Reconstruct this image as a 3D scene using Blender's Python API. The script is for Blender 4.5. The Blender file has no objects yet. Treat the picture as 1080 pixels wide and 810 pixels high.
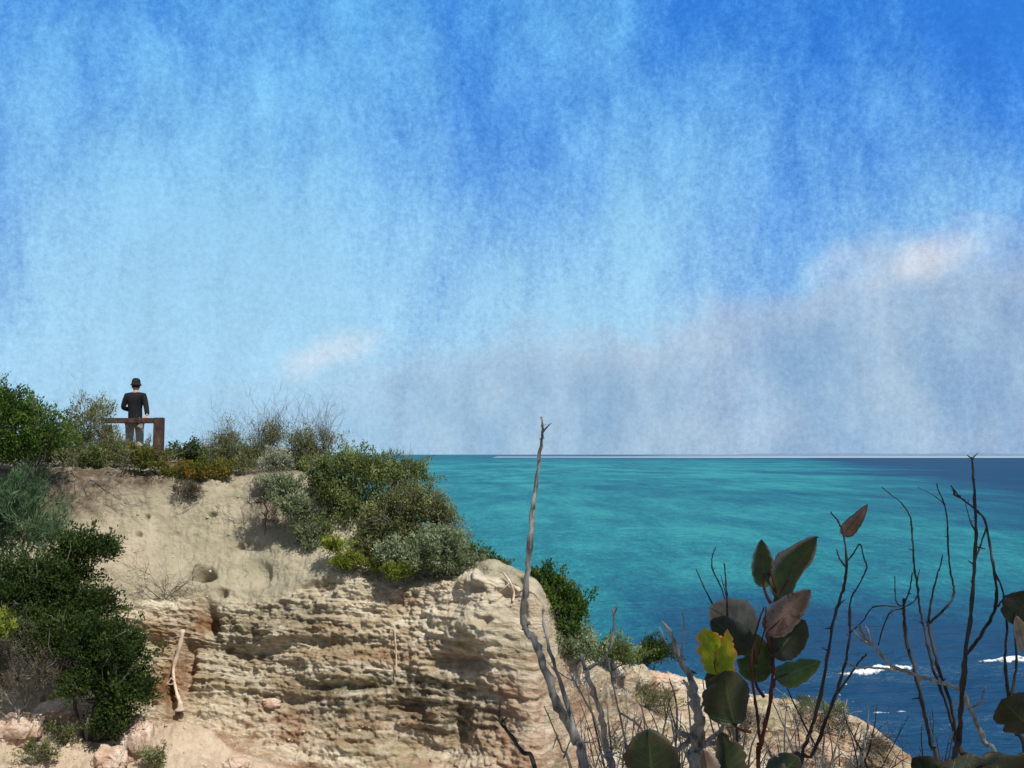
import bpy, bmesh, math, random
import numpy as np
from mathutils import Vector
from mathutils.bvhtree import BVHTree

random.seed(7)
RNG = np.random.default_rng(11)
SC = bpy.context.scene
COL = SC.collection
R = math.radians

# ------------------------------------------------------------------ camera
PITCH = math.atan(74 / 1000.0)
cam_d = bpy.data.cameras.new('camera')
cam_d.sensor_width = 36.0
cam_d.lens = 36.0 * 1000 / 1080
cam_d.clip_start = 0.05
cam_d.clip_end = 60000
cam = bpy.data.objects.new('camera', cam_d)
cam.location = (0, 0, 0)
cam.rotation_euler = (math.pi / 2 + PITCH, 0, 0)
COL.objects.link(cam)
SC.camera = cam

# ------------------------------------------------------------------ world, sun, exposure
SUN_EL, SUN_AZ = R(50), R(146)          # azimuth clockwise from the view direction (+Y)
world = bpy.data.worlds.new('World')
SC.world = world
world.use_nodes = True
SKY_STRENGTH = 0.10


class NT:
    """small node-tree writer"""
    def __init__(self, tree):
        self.t = tree
        self.l = tree.links

    def n(self, kind, **kw):
        nd = self.t.nodes.new(kind)
        for k, v in kw.items():
            setattr(nd, k, v)
        return nd

    def put(self, sock, v):
        if isinstance(v, bpy.types.NodeSocket):
            self.l.new(v, sock)
        elif v is not None:
            if isinstance(v, (tuple, list)) and len(v) == 3 and sock.type == 'RGBA':
                v = (*v, 1)
            sock.default_value = v

    def math(self, op, a, b=None, c=None, clamp=False):
        nd = self.n('ShaderNodeMath', operation=op)
        nd.use_clamp = clamp
        self.put(nd.inputs[0], a)
        if b is not None: self.put(nd.inputs[1], b)
        if c is not None: self.put(nd.inputs[2], c)
        return nd.outputs[0]

    def vmath(self, op, a, b=None):
        nd = self.n('ShaderNodeVectorMath', operation=op)
        self.put(nd.inputs[0], a)
        if b is not None: self.put(nd.inputs[1], b)
        return nd.outputs[0]

    def noise(self, vec, scale, detail=4, rough=0.5, dist=0.0):
        nd = self.n('ShaderNodeTexNoise')
        if vec is not None: self.l.new(vec, nd.inputs['Vector'])
        nd.inputs['Scale'].default_value = scale
        nd.inputs['Detail'].default_value = detail
        nd.inputs['Roughness'].default_value = rough
        nd.inputs['Distortion'].default_value = dist
        return nd.outputs['Fac']

    def ss(self, v, lo, hi, a=0.0, b=1.0):
        nd = self.n('ShaderNodeMapRange', interpolation_type='SMOOTHSTEP')
        self.put(nd.inputs['Value'], v)
        self.put(nd.inputs['From Min'], lo); self.put(nd.inputs['From Max'], hi)
        self.put(nd.inputs['To Min'], a); self.put(nd.inputs['To Max'], b)
        return nd.outputs['Result']

    def mix(self, f, a, b, blend='MIX'):
        nd = self.n('ShaderNodeMix', data_type='RGBA', blend_type=blend)
        self.put(nd.inputs[0], f)
        self.put(nd.inputs[6], a); self.put(nd.inputs[7], b)
        return nd.outputs[2]

    def ramp(self, v, stops):
        nd = self.n('ShaderNodeValToRGB')
        e = nd.color_ramp.elements
        while len(e) < len(stops): e.new(0.5)
        for i, (p, c) in enumerate(stops):
            e[i].position = p; e[i].color = (*c, 1)
        self.put(nd.inputs[0], v)
        return nd.outputs[0]

    def attr(self, name):
        nd = self.n('ShaderNodeAttribute', attribute_name=name)
        return nd.outputs['Fac']

    def sepxyz(self, v):
        nd = self.n('ShaderNodeSeparateXYZ')
        self.put(nd.inputs[0], v)
        return nd.outputs

    def comb(self, x, y, z):
        nd = self.n('ShaderNodeCombineXYZ')
        for i, v in enumerate((x, y, z)): self.put(nd.inputs[i], v)
        return nd.outputs[0]

    def bump(self, h, strength, dist):
        nd = self.n('ShaderNodeBump')
        nd.inputs['Strength'].default_value = strength
        nd.inputs['Distance'].default_value = dist
        self.l.new(h, nd.inputs['Height'])
        return nd.outputs[0]


wt = world.node_tree
wt.nodes.clear()
w = NT(wt)
sky = w.n('ShaderNodeTexSky', sky_type='NISHITA')
sky.sun_disc = False
sky.sun_elevation = SUN_EL
sky.sun_rotation = SUN_AZ
sky.altitude = 0
sky.air_density = 1.0
sky.dust_density = 0.3
sky.ozone_density = 4.0
tc = w.n('ShaderNodeTexCoord')
D = w.vmath('NORMALIZE', tc.outputs['Generated'])
dx, dy, dz = w.sepxyz(D)
az = w.math('ARCTAN2', dx, dy)
# thin streaky cirrus: noise stretched up and down the sky
vs = w.comb(dx, dy, w.math('MULTIPLY', dz, 0.22))
vm = w.comb(dx, dy, w.math('MULTIPLY', dz, 0.75))
st1 = w.noise(vs, 7.5, 7, 0.62, 0.35)
st2 = w.noise(vs, 34.0, 5, 0.65, 0.2)
big = w.noise(vm, 3.1, 5, 0.55, 0.3)
gr = w.noise(D, 190.0, 5, 0.8)
veil = w.math('ADD', w.math('MULTIPLY', st1, 0.42), w.math('MULTIPLY', big, 0.62))
veil = w.math('ADD', veil, w.math('MULTIPLY', st2, 0.24))
veil = w.math('ADD', veil, w.math('MULTIPLY', gr, 0.26))
# more veil low down and left of centre, clearer towards the upper right and far left
lowness = w.ss(dz, 0.5, 0.06)
side = w.math('ABSOLUTE', w.math('ADD', az, 0.10))
veil = w.math('ADD', veil, w.math('MULTIPLY', lowness, 0.26))
veil = w.math('SUBTRACT', veil, w.math('MULTIPLY', w.ss(side, 0.18, 0.62), 0.20))
vfac = w.ss(veil, 0.60, 1.04)
skyc = w.mix(0.78, sky.outputs[0], (0.06, 1.75, 6.9))
veilc = w.mix(lowness, (1.6, 5.0, 8.0), (3.6, 6.1, 7.6))
c1 = w.mix(w.math('MULTIPLY', vfac, 0.86), skyc, veilc)
# bank of cumulus standing low over the water, climbing to the right
bil = w.noise(D, 6.5, 8, 0.58, 0.15)
bil2 = w.noise(D, 16.0, 6, 0.55)
top = w.ss(az, -0.45, 0.60, 0.060, 0.215)
top = w.math('ADD', top, w.math('MULTIPLY', w.math('SUBTRACT', bil, 0.5), 0.15))
top = w.math('ADD', top, w.math('MULTIPLY', w.math('SUBTRACT', bil2, 0.5), 0.05))
depth = w.math('SUBTRACT', top, dz)
cfac = w.ss(depth, -0.012, 0.050)
cfac = w.math('MULTIPLY', cfac, w.ss(az, -0.42, 0.15, 0.22, 0.70))
rim = w.ss(depth, 0.09, 0.005)
cshade = w.ss(w.noise(vm, 9.0, 6, 0.6), 0.3, 0.72)
cbase = w.mix(cshade, (1.9, 3.0, 4.7), (4.2, 5.1, 6.1))
clc = w.mix(w.math('MULTIPLY', rim, 0.5), cbase, (5.0, 5.3, 6.2))
c2 = w.mix(cfac, c1, clc)
# brighter puffs along the bank
for (pa, pz, wa, wz, st) in ((0.415, 0.186, 0.060, 0.026, 0.55), (-0.192, 0.104, 0.055, 0.020, 0.42), (0.335, 0.192, 0.03, 0.018, 0.35)):
    ea = w.math('DIVIDE', w.math('SUBTRACT', az, pa), wa)
    ez = w.math('DIVIDE', w.math('SUBTRACT', w.math('SUBTRACT', dz, pz), w.math('MULTIPLY', w.math('SUBTRACT', az, pa), 0.28)), wz)
    rr_ = w.math('SQRT', w.math('ADD', w.math('MULTIPLY', ea, ea), w.math('MULTIPLY', ez, ez)))
    rr_ = w.math('ADD', rr_, w.math('MULTIPLY', w.math('SUBTRACT', bil2, 0.5), 2.6))
    c2 = w.mix(w.math('MULTIPLY', w.ss(rr_, 1.35, 0.0), st), c2, (7.2, 7.3, 7.5))
mott = w.math('ADD', 0.52, w.math('MULTIPLY', w.math('ADD', gr, w.math('MULTIPLY', st2, 0.6)), 0.60))
c3 = w.vmath('MULTIPLY', c2, w.comb(mott, mott, mott))
# unseen broken white cloud, added overhead and behind to neutralise the blue fill
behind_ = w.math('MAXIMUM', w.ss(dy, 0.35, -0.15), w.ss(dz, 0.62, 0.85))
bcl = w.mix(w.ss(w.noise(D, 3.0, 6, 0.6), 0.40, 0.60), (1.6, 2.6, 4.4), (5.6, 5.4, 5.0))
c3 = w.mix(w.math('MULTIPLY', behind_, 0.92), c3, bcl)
bg = w.n('ShaderNodeBackground')
bg.inputs['Strength'].default_value = SKY_STRENGTH
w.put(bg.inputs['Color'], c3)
wo = w.n('ShaderNodeOutputWorld')
wt.links.new(bg.outputs[0], wo.inputs[0])

sun_d = bpy.data.lights.new('sun', 'SUN')
sun_d.energy = 4.6
sun_d.angle = R(0.5)
sun_d.color = (1.0, 0.95, 0.86)
sun = bpy.data.objects.new('sun', sun_d)
SDIR = Vector((math.sin(SUN_AZ) * math.cos(SUN_EL), math.cos(SUN_AZ) * math.cos(SUN_EL), math.sin(SUN_EL)))
sun.rotation_euler = SDIR.to_track_quat('Z', 'Y').to_euler()
sun.location = SDIR * 60
COL.objects.link(sun)

vs_ = SC.view_settings
vs_.view_transform = 'Standard'
vs_.look = 'None'
vs_.exposure = 0.22
vs_.gamma = 1.0
vs_.use_curve_mapping = False
SC.render.engine = 'CYCLES'
SC.cycles.max_bounces = 6
SC.cycles.use_denoising = True

# ------------------------------------------------------------------ helpers
CT, ST = math.cos(PITCH), math.sin(PITCH)


def P(px, py, d):
    """point at forward distance d seen in the direction (px, py) of the 1080x810 photograph"""
    cx, cy = px - 540.0, 405.0 - py
    y = 1000 * CT - cy * ST
    z = cy * CT + 1000 * ST
    return Vector((cx * d / y, d, z * d / y))


def ray(px, py):
    return P(px, py, 1.0).normalized()


def pixel_of(X):
    x, y, z = X[..., 0], X[..., 1], X[..., 2]
    f = y * CT + z * ST
    u = -y * ST + z * CT
    f = np.where(f < 0.05, 0.05, f)
    return 540 + 1000 * x / f, 405 - 1000 * u / f


def sst(x, a, b):
    t = np.clip((x - a) / (b - a), 0, 1)
    return t * t * (3 - 2 * t)


_perm = np.random.default_rng(5).permutation(4096).astype(np.int64)
_grad = np.random.default_rng(6).normal(size=(4096, 3))
_grad /= np.linalg.norm(_grad, axis=1, keepdims=True)


def perlin(x, y, z):
    xi, yi, zi = np.floor(x).astype(np.int64), np.floor(y).astype(np.int64), np.floor(z).astype(np.int64)
    xf, yf, zf = x - xi, y - yi, z - zi
    u, v, q = [t * t * t * (t * (t * 6 - 15) + 10) for t in (xf, yf, zf)]
    out = 0
    for i in (0, 1):
        for j in (0, 1):
            for k in (0, 1):
                h = _perm[(_perm[(_perm[(xi + i) & 4095] + yi + j) & 4095] + zi + k) & 4095]
                g = _grad[h]
                d = g[..., 0] * (xf - i) + g[..., 1] * (yf - j) + g[..., 2] * (zf - k)
                out = out + d * (u if i else 1 - u) * (v if j else 1 - v) * (q if k else 1 - q)
    return out * 1.5


def fbm(x, y, z, octv=4, gain=0.5):
    s, a = 0, 1.0
    for o in range(octv):
        s = s + a * perlin(x + 17.3 * o, y - 9.1 * o, z + 5.7 * o)
        x, y, z = x * 2.03, y * 2.03, z * 2.03
        a *= gain
    return s


def pchip(x, Y, xq):
    """monotone cubic along axis 0"""
    x = np.asarray(x, float); Y = np.asarray(Y, float)
    h = np.diff(x).reshape(-1, *([1] * (Y.ndim - 1)))
    dl = np.diff(Y, axis=0) / h
    m = np.zeros_like(Y)
    s = dl[:-1] * dl[1:]
    w1, w2 = 2 * h[1:] + h[:-1], h[1:] + 2 * h[:-1]
    with np.errstate(divide='ignore', invalid='ignore'):
        hm = (w1 + w2) / (w1 / dl[:-1] + w2 / dl[1:])
    m[1:-1] = np.where(s > 0, hm, 0)
    m[0], m[-1] = dl[0], dl[-1]
    k = np.clip(np.searchsorted(x, xq, side='right') - 1, 0, len(x) - 2)
    t = ((xq - x[k]) / (x[k + 1] - x[k])).reshape(-1, *([1] * (Y.ndim - 1)))
    hk = h[k]
    return ((2 * t**3 - 3 * t**2 + 1) * Y[k] + (t**3 - 2 * t**2 + t) * hk * m[k]
            + (-2 * t**3 + 3 * t**2) * Y[k + 1] + (t**3 - t**2) * hk * m[k + 1])


def mesh_np(name, V, F, mat, smooth=False, attrs=None, parent=None):
    """V (n,3), F list of arrays (m,k)"""
    me = bpy.data.meshes.new(name)
    V = np.asarray(V, np.float32)
    Fs = F if isinstance(F, list) else [F]
    Fs = [np.asarray(f, np.int32) for f in Fs if len(f)]
    nl = sum(f.size for f in Fs); nf = sum(len(f) for f in Fs)
    me.vertices.add(len(V)); me.loops.add(nl); me.polygons.add(nf)
    me.vertices.foreach_set('co', V.ravel())
    me.loops.foreach_set('vertex_index', np.concatenate([f.ravel() for f in Fs]))
    tot = np.concatenate([np.full(len(f), f.shape[1], np.int32) for f in Fs])
    start = np.concatenate([[0], np.cumsum(tot)[:-1]]).astype(np.int32)
    me.polygons.foreach_set('loop_start', start)
    me.polygons.foreach_set('loop_total', tot)
    me.polygons.foreach_set('use_smooth', np.full(nf, smooth, bool))
    for k, a in (attrs or {}).items():
        at = me.attributes.new(k, 'FLOAT', 'POINT')
        at.data.foreach_set('value', np.asarray(a, np.float32))
    me.update(); me.validate()
    if mat: me.materials.append(mat)
    o = bpy.data.objects.new(name, me)
    COL.objects.link(o)
    if parent:
        o.parent = parent
        o.matrix_parent_inverse = parent.matrix_world.inverted() if False else o.matrix_parent_inverse
    return o


class MB:
    """collects tubes and other pieces for ONE mesh"""
    def __init__(self):
        self.v, self.f, self.n, self.a = [], {}, 0, []

    def add(self, V, F, var=0.5):
        V = np.asarray(V, float)
        for f in (F if isinstance(F, list) else [F]):
            f = np.asarray(f)
            self.f.setdefault(f.shape[1], []).append(f + self.n)
        self.v.append(V); self.n += len(V)
        self.a.append(np.full(len(V), var) if np.isscalar(var) else var)

    def tube(self, pts, rad, seg=6, var=0.5, rough=0.0):
        pts = np.asarray([tuple(p) for p in pts], float); rad = np.asarray(rad, float)
        n = len(pts)
        T = np.gradient(pts, axis=0)
        T /= np.linalg.norm(T, axis=1, keepdims=True) + 1e-9
        ref = np.array([0.31, 0.93, 0.2])
        A = np.cross(T, ref); A /= np.linalg.norm(A, axis=1, keepdims=True) + 1e-9
        B = np.cross(T, A)
        th = np.linspace(0, 2 * math.pi, seg, endpoint=False)
        rr = rad[:, None] * (1 + rough * RNG.normal(size=(n, seg)))
        V = pts[:, None] + rr[..., None] * (np.cos(th)[None, :, None] * A[:, None] + np.sin(th)[None, :, None] * B[:, None])
        V = V.reshape(-1, 3)
        i = np.arange(n - 1)[:, None] * seg; j = np.arange(seg)[None]; j2 = (j + 1) % seg
        Q = np.stack([i + j, i + j2, i + seg + j2, i + seg + j], -1).reshape(-1, 4)
        V = np.vstack([V, pts[:1], pts[-1:]])
        c0, c1 = n * seg, n * seg + 1
        jj = np.arange(seg); jn = (jj + 1) % seg
        T1 = np.stack([np.full(seg, c0), jn, jj], -1)
        T2 = np.stack([np.full(seg, c1), (n - 1) * seg + jj, (n - 1) * seg + jn], -1)
        self.add(V, [Q, np.vstack([T1, T2])], var)

    def build(self, name, mat, parent=None, smooth=True):
        V = np.vstack(self.v)
        F = [np.vstack(x) for x in self.f.values()]
        o = mesh_np(name, V, F, mat, smooth, {'var': np.concatenate(self.a)})
        if parent: put_under(o, parent)
        return o


def put_under(o, root):
    """parent keeping world placement of data given in world coordinates (root has only a location)"""
    o.parent = root
    o.location = -Vector(root.location) if root.parent is None else o.location
    return o


def smooth_path(pts, rad, step=3):
    pts = np.asarray([tuple(p) for p in pts], float); rad = np.asarray(rad, float)
    n = len(pts)
    if n < 3:
        q = np.linspace(0, n - 1, step * (n - 1) + 1)
        return np.stack([np.interp(q, range(n), pts[:, k]) for k in range(3)], 1), np.interp(q, range(n), rad)
    P0 = np.vstack([2 * pts[0] - pts[1], pts, 2 * pts[-1] - pts[-2]])
    out = []
    for i in range(n - 1):
        a, b, c, d = P0[i:i + 4]
        for t in np.linspace(0, 1, step, endpoint=False):
            out.append(0.5 * (2 * b + (c - a) * t + (2 * a - 5 * b + 4 * c - d) * t * t + (3 * b - a - 3 * c + d) * t**3))
    out.append(pts[-1])
    q = np.linspace(0, n - 1, len(out))
    return np.array(out), np.interp(q, range(n), rad)


def tag(o, label=None, cat=None, group=None, kind=None):
    if label: o['label'] = label
    if cat: o['category'] = cat
    if group: o['group'] = group
    if kind: o['kind'] = kind
    return o


def empty(name, loc, label, cat, group=None):
    o = bpy.data.objects.new(name, None)
    o.location = loc
    o.empty_display_size = 0.1
    COL.objects.link(o)
    return tag(o, label, cat, group)


# ------------------------------------------------------------------ materials
def new_mat(name):
    m = bpy.data.materials.new(name)
    m.use_nodes = True
    m.node_tree.nodes.clear()
    return m, NT(m.node_tree)


def finish(m, t, color, rough=0.8, normal=None, spec=0.3, extra=None):
    b = t.n('ShaderNodeBsdfPrincipled')
    t.put(b.inputs['Base Color'], color)
    t.put(b.inputs['Roughness'], rough)
    b.inputs['Specular IOR Level'].default_value = spec
    if normal is not None: t.l.new(normal, b.inputs['Normal'])
    o = t.n('ShaderNodeOutputMaterial')
    t.l.new(b.outputs[0], o.inputs[0])
    return m


def leaf_material(name, dark, light, transl=0.35, tip=None, rough=0.7, spec=0.14, patch=2.2):
    m, t = new_mat(name)
    geo = t.n('ShaderNodeNewGeometry')
    v = t.attr('var')
    nz = t.noise(geo.outputs['Position'], patch, 3, 0.6)
    f = t.math('ADD', t.math('MULTIPLY', v, 0.62), t.math('MULTIPLY', nz, 0.5))
    f = t.ss(f, 0.2, 0.9)
    stops = [(0.0, dark), (0.75 if tip else 1.0, light)]
    if tip: stops.append((1.0, tip))
    c = t.ramp(f, stops)
    b = t.n('ShaderNodeBsdfPrincipled')
    t.put(b.inputs['Base Color'], c)
    b.inputs['Roughness'].default_value = rough
    b.inputs['Specular IOR Level'].default_value = spec
    tr = t.n('ShaderNodeBsdfTranslucent')
    t.put(tr.inputs['Color'], t.mix(1.0, c, (1.0, 1.15, 0.5), 'MULTIPLY'))
    mx = t.n('ShaderNodeMixShader')
    mx.inputs[0].default_value = transl
    t.l.new(b.outputs[0], mx.inputs[1]); t.l.new(tr.outputs[0], mx.inputs[2])
    o = t.n('ShaderNodeOutputMaterial')
    t.l.new(mx.outputs[0], o.inputs[0])
    return m


def bark_material(name, dark, light, scale=30.0, along=0.18, rough=0.85):
    m, t = new_mat(name)
    geo = t.n('ShaderNodeNewGeometry')
    p = geo.outputs['Position']
    x, y, z = t.sepxyz(p)
    st = t.comb(x, y, t.math('MULTIPLY', z, along))
    n1 = t.noise(st, scale, 5, 0.65, 0.4)
    n2 = t.noise(p, scale * 0.25, 3, 0.6)
    f = t.ss(t.math('ADD', t.math('MULTIPLY', n1, 0.7), t.math('MULTIPLY', n2, 0.5)), 0.38, 0.78)
    c = t.mix(f, dark, light)
    return finish(m, t, c, rough, t.bump(n1, 0.6, 0.25 / scale), 0.2)


M_WOOD_GREY = bark_material('weathered_grey_twigs', (0.05, 0.044, 0.037), (0.21, 0.19, 0.165), 18)
M_WOOD_DARK = bark_material('dark_twigs', (0.010, 0.009, 0.009), (0.050, 0.042, 0.036), 60)
M_WOOD_SILVER = bark_material('silvery_dead_wood', (0.030, 0.031, 0.031), (0.25, 0.25, 0.24), 110, 0.12)
M_WOOD_RED = bark_material('red_brown_stem', (0.022, 0.008, 0.007), (0.085, 0.022, 0.016), 70)
M_ROOT = bark_material('pale_root', (0.38, 0.27, 0.2), (0.62, 0.50, 0.40), 14)

L_DEEP = leaf_material('deep_green_leaves', (0.014, 0.026, 0.008), (0.045, 0.078, 0.018), 0.32, (0.085, 0.12, 0.03))
L_BRIGHT = leaf_material('bright_green_leaves', (0.020, 0.050, 0.010), (0.075, 0.135, 0.024), 0.35, (0.13, 0.18, 0.04))
L_GREYGREEN = leaf_material('grey_green_leaves', (0.085, 0.11, 0.06), (0.24, 0.29, 0.17), 0.35, (0.38, 0.42, 0.29))
L_SILVER = leaf_material('silvery_leaves', (0.15, 0.17, 0.12), (0.34, 0.36, 0.27), 0.25, (0.48, 0.49, 0.40))
L_OLIVE = leaf_material('olive_leaves', (0.065, 0.075, 0.032), (0.20, 0.215, 0.095), 0.35, (0.36, 0.36, 0.20))
L_RUST = leaf_material('rust_tipped_leaves', (0.045, 0.060, 0.014), (0.16, 0.17, 0.035), 0.38, (0.32, 0.15, 0.035))
L_LIME = leaf_material('lime_leaves', (0.07, 0.10, 0.015), (0.20, 0.25, 0.04), 0.45, (0.33, 0.34, 0.07))
L_MID = leaf_material('mid_green_leaves', (0.055, 0.080, 0.026), (0.17, 0.21, 0.075), 0.38, (0.32, 0.36, 0.16))
L_FEATHER = leaf_material('feathery_leaves', (0.035, 0.070, 0.034), (0.10, 0.17, 0.085), 0.3, (0.16, 0.23, 0.13))
L_BROWN = leaf_material('dry_brown_twig_leaves', (0.05, 0.038, 0.028), (0.14, 0.11, 0.08), 0.2, (0.2, 0.18, 0.14))

# ------------------------------------------------------------------ headland terrain
cols = np.array([-320, -180, -60, 40, 110, 190, 250, 310, 360, 420, 480, 530, 562, 600, 640, 700, 760, 830, 900, 950, 1000, 1070, 1200], float)
rim_py = [470, 478, 486, 494, 498, 503, 509, 506, 528, 562, 594, 600, 611, 672, 696, 708, 722, 746, 756, 790, 850, 960, 1100]
rim_d = [19, 18.4, 18, 18, 18.3, 18.5, 18.5, 18, 17.6, 17, 16.3, 15.6, 15.2, 16.2, 17.5, 19.5, 21, 22, 21.5, 20.5, 20, 20, 20]
top_py = [640, 640, 640, 632, 632, 640, 640, 625, 606, 618, 616, 611, 624, 688, 708, 718, 734, 757, 772, 806, 864, 975, 1115]
top_d = [17, 16.6, 16.3, 16.3, 16.5, 16.6, 16.5, 16.3, 16.2, 16.0, 15.6, 15.2, 14.9, 15.8, 17, 19, 20.4, 21.3, 20.8, 20, 19.5, 19.4, 19.4]
bas_py = [738, 736, 732, 738, 756, 765, 785, 806, 832, 860, 880, 895, 900, 905, 905, 905, 905, 905, 905, 915, 930, 1020, 1150]
bas_d = [15.8, 15.6, 15.4, 15.4, 15.6, 15.6, 15.4, 15.2, 15, 14.8, 14.5, 14.2, 14.0, 14.6, 15.6, 17, 18.4, 19.4, 19.2, 18.6, 18.2, 18.2, 18.2]
led_py = [860, 850, 840, 850, 850, 845, 855, 870, 900, 930, 960, 980, 990, 1000, 1000, 1010, 1020, 1030, 1040, 1050, 1060, 1100, 1200]
led_d = [12.6, 12.6, 12.8, 13.2, 13.6, 13.8, 13.8, 13.6, 13.6, 13.4, 13.2, 13, 12.8, 13.2, 14, 15.2, 16.4, 17, 17, 16.6, 16.4, 16.4, 16.4]
nc = len(cols)


def rail(py, d):
    return np.array([P(c, a, b) for c, a, b in zip(cols, py, d)])


rim, top, bas, led = rail(rim_py, rim_d), rail(top_py, top_d), rail(bas_py, bas_d), rail(led_py, led_d)
right = sst(cols, 500, 660)


def behind(base, back, zleft, zright):
    out = base.copy()
    out[:, 1] += back
    out[:, 0] *= out[:, 1] / base[:, 1]
    out[:, 2] = (1 - right) * zleft + right * (base[:, 2] + zright)
    return out


leftz = np.where(cols < 330, -0.14, rim[:, 2] - 0.15)
b1 = behind(rim, 2.6, leftz, -1.1)
b2 = behind(rim, 8.0, np.where(cols < 330, 0.12, rim[:, 2] - 1.2), -5.0)
b3 = behind(rim, 24.0, np.full(nc, -14.5), -14.0)
b3[:, 2] = np.minimum(b3[:, 2], -14.0); b2[:, 2] = np.maximum(b2[:, 2], -14.0)
gul = led.copy(); gul[:, 1] -= 4.0; gul[:, 2] = np.minimum(led[:, 2] - 2.2 - 5 * right, -8.5)
gul[:, 2] = np.maximum(gul[:, 2], -14.5); gul[:, 0] *= gul[:, 1] / led[:, 1] * 1.05
xs = np.linspace(-9, 12, nc)
nb = np.stack([xs * 0.8, np.full(nc, 4.6), np.full(nc, -5.5)], 1)
na = np.stack([xs * 0.75, np.full(nc, 2.7), np.full(nc, -1.55)], 1)
n0 = np.stack([xs * 0.8, np.full(nc, 0.0), np.full(nc, -1.5)], 1)
nz = np.stack([xs * 0.9, np.full(nc, -7.0), np.full(nc, -1.2)], 1)
mid = 0.52 * top + 0.48 * bas
mid[:, 1] += 0.10
slo = 0.5 * rim + 0.5 * top
slo[:, 2] -= 0.05 * (1 - right)
rails = np.stack([b3, b2, b1, rim, slo, top, mid, bas, led, gul, nb, na, n0, nz])
rt = np.arange(len(rails), dtype=float)
rows = []
for k, n in enumerate([10, 14, 34, 75, 75, 120, 110, 50, 16, 12, 14, 10, 6]):
    rows.append(k + np.arange(n) / n)
rows = np.concatenate(rows + [[len(rails) - 1.0]])
cq = np.concatenate([np.linspace(-320, -40, 40, endpoint=False), np.linspace(-40, 1010, 900), np.linspace(1016, 1200, 20)])
G = pchip(cols, rails.transpose(1, 0, 2), cq)            # (ncq, nr, 3)
G = pchip(rt, G.transpose(1, 0, 2), rows)                # (rows, ncq, 3)
NR, NC = G.shape[:2]
gu = np.gradient(G, axis=1); gv = np.gradient(G, axis=0)
N = np.cross(gu, gv)
N /= np.linalg.norm(N, axis=2, keepdims=True) + 1e-9
if N[200, 300, 1] > 0: N = -N
X, Y, Z = G[..., 0], G[..., 1], G[..., 2]
rr = rows[:, None] + 0 * X
cc = cq[None, :] + 0 * X
wob = 0.22 * fbm(X * 0.5, Y * 0.5, Z * 0.4, 3)
rockw = sst(rr + wob * 0.9 + 0.10 * fbm(X * 2.2, Y * 2.2, Z * 2.2, 3), 4.93, 5.05) * (1 - sst(rr + wob * 0.6, 7.0, 7.25) * (1 - sst(cc, 330, 480)))
rockw = np.maximum(rockw, sst(cc, 545, 600) * sst(rr, 2.7, 3.0))
rockw = rockw * (1 - sst(rr, 9.0, 9.6))
sandw = (1 - rockw)
hz = Z + 0.05 * X + 0.09 * fbm(X * 0.7, Y * 0.7, Z * 0.7, 3)
# stepped ledges: each bed juts out on top and is undercut below
amp = np.clip(0.55 + 0.9 * fbm(X * 0.45, Y * 0.45, hz * 1.8, 3), 0.04, 1.5)
ph = hz * 3.1 + 0.5 * fbm(X * 0.4, Y * 0.4, hz * 0.7, 3)
fr = ph - np.floor(ph)
bed = np.where(fr < 0.82, fr / 0.82, (1 - fr) / 0.18)
ph2 = hz * 10.5 + 0.7 * fbm(X * 0.7 + 9, Y * 0.7, hz * 1.2, 3)
fr2 = ph2 - np.floor(ph2)
bed2 = np.where(fr2 < 0.75, fr2 / 0.75, (1 - fr2) / 0.25)
strat = fbm(X * 0.42, Y * 0.42, hz * 7.0, 5, 0.55)
big_l = fbm(X * 0.55 + 7, Y * 0.55, Z * 0.8, 3)
lump = fbm(X * 0.9, Y * 0.9, Z * 1.1, 5, 0.45)
fine = fbm(X * 7, Y * 7, Z * 11, 4, 0.6)
ridg = 1 - np.abs(fbm(X * 2.1, Y * 2.1, Z * 1.1, 3))
calm = sst(cc, 440, 520) * (1 - sst(rr, 5.6, 6.2)) * 0.4          # the smooth pale nose of the headland
bedw = np.clip(0.5 + 1.3 * fbm(X * 0.45 + 3, Y * 0.45, Z * 0.7, 3), 0, 1) * (0.4 + 0.6 * sst(rr, 5.3, 5.8))
vert = 1 - np.abs(fbm(X * 3.2, Y * 3.2, Z * 0.7, 3))
drock = ((0.085 * amp * (bed - 0.5) + 0.06 * amp * (bed2 - 0.5)) * (0.1 + 0.9 * bedw) + 0.095 * strat * (0.35 + 0.65 * bedw)) * (1 - calm) + 0.17 * lump + 0.22 * big_l * (1 - 0.7 * sst(cc, 510, 560) * (1 - sst(cc, 600, 640))) + 0.07 * fine * (1 - calm) + 0.06 * (ridg - 0.75) + 0.05 * (1 - bedw) * (vert - 0.8)
dsand = 0.10 * fbm(X * 0.8, Y * 0.8, Z * 0.8, 4) + 0.03 * fbm(X * 3.5, Y * 3.5, Z * 3.5, 4, 0.6) + 0.016 * fbm(X * 12, Y * 12, Z * 12, 3, 0.6)
rill = 1 - np.abs(fbm(X * 2.6 + 0.4 * Z, Y * 0.4, Z * 0.55, 4, 0.55))
dsand = dsand + 0.045 * (rill - 0.75) * sst(rr, 3.1, 3.6) * (1 - sst(rr, 4.9, 5.1))
rough_left = sst(-cc, -150, -60) * sst(rr, 6.8, 7.3)
dsand = dsand + rough_left * (0.28 * lump + 0.06 * fine)
crumb = np.exp(-((rr - 3.05) / 0.22)**2) * (1 - sst(cc, 330, 400))
dsand = dsand + crumb * (0.10 * fbm(X * 2.5, Y * 2.5, Z * 9, 4) + 0.03 * fine)
vis = sst(rr, 2.2, 2.9) * (1 - sst(rr, 9.5, 10.5))
disp = (rockw * drock + sandw * dsand) * vis
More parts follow.
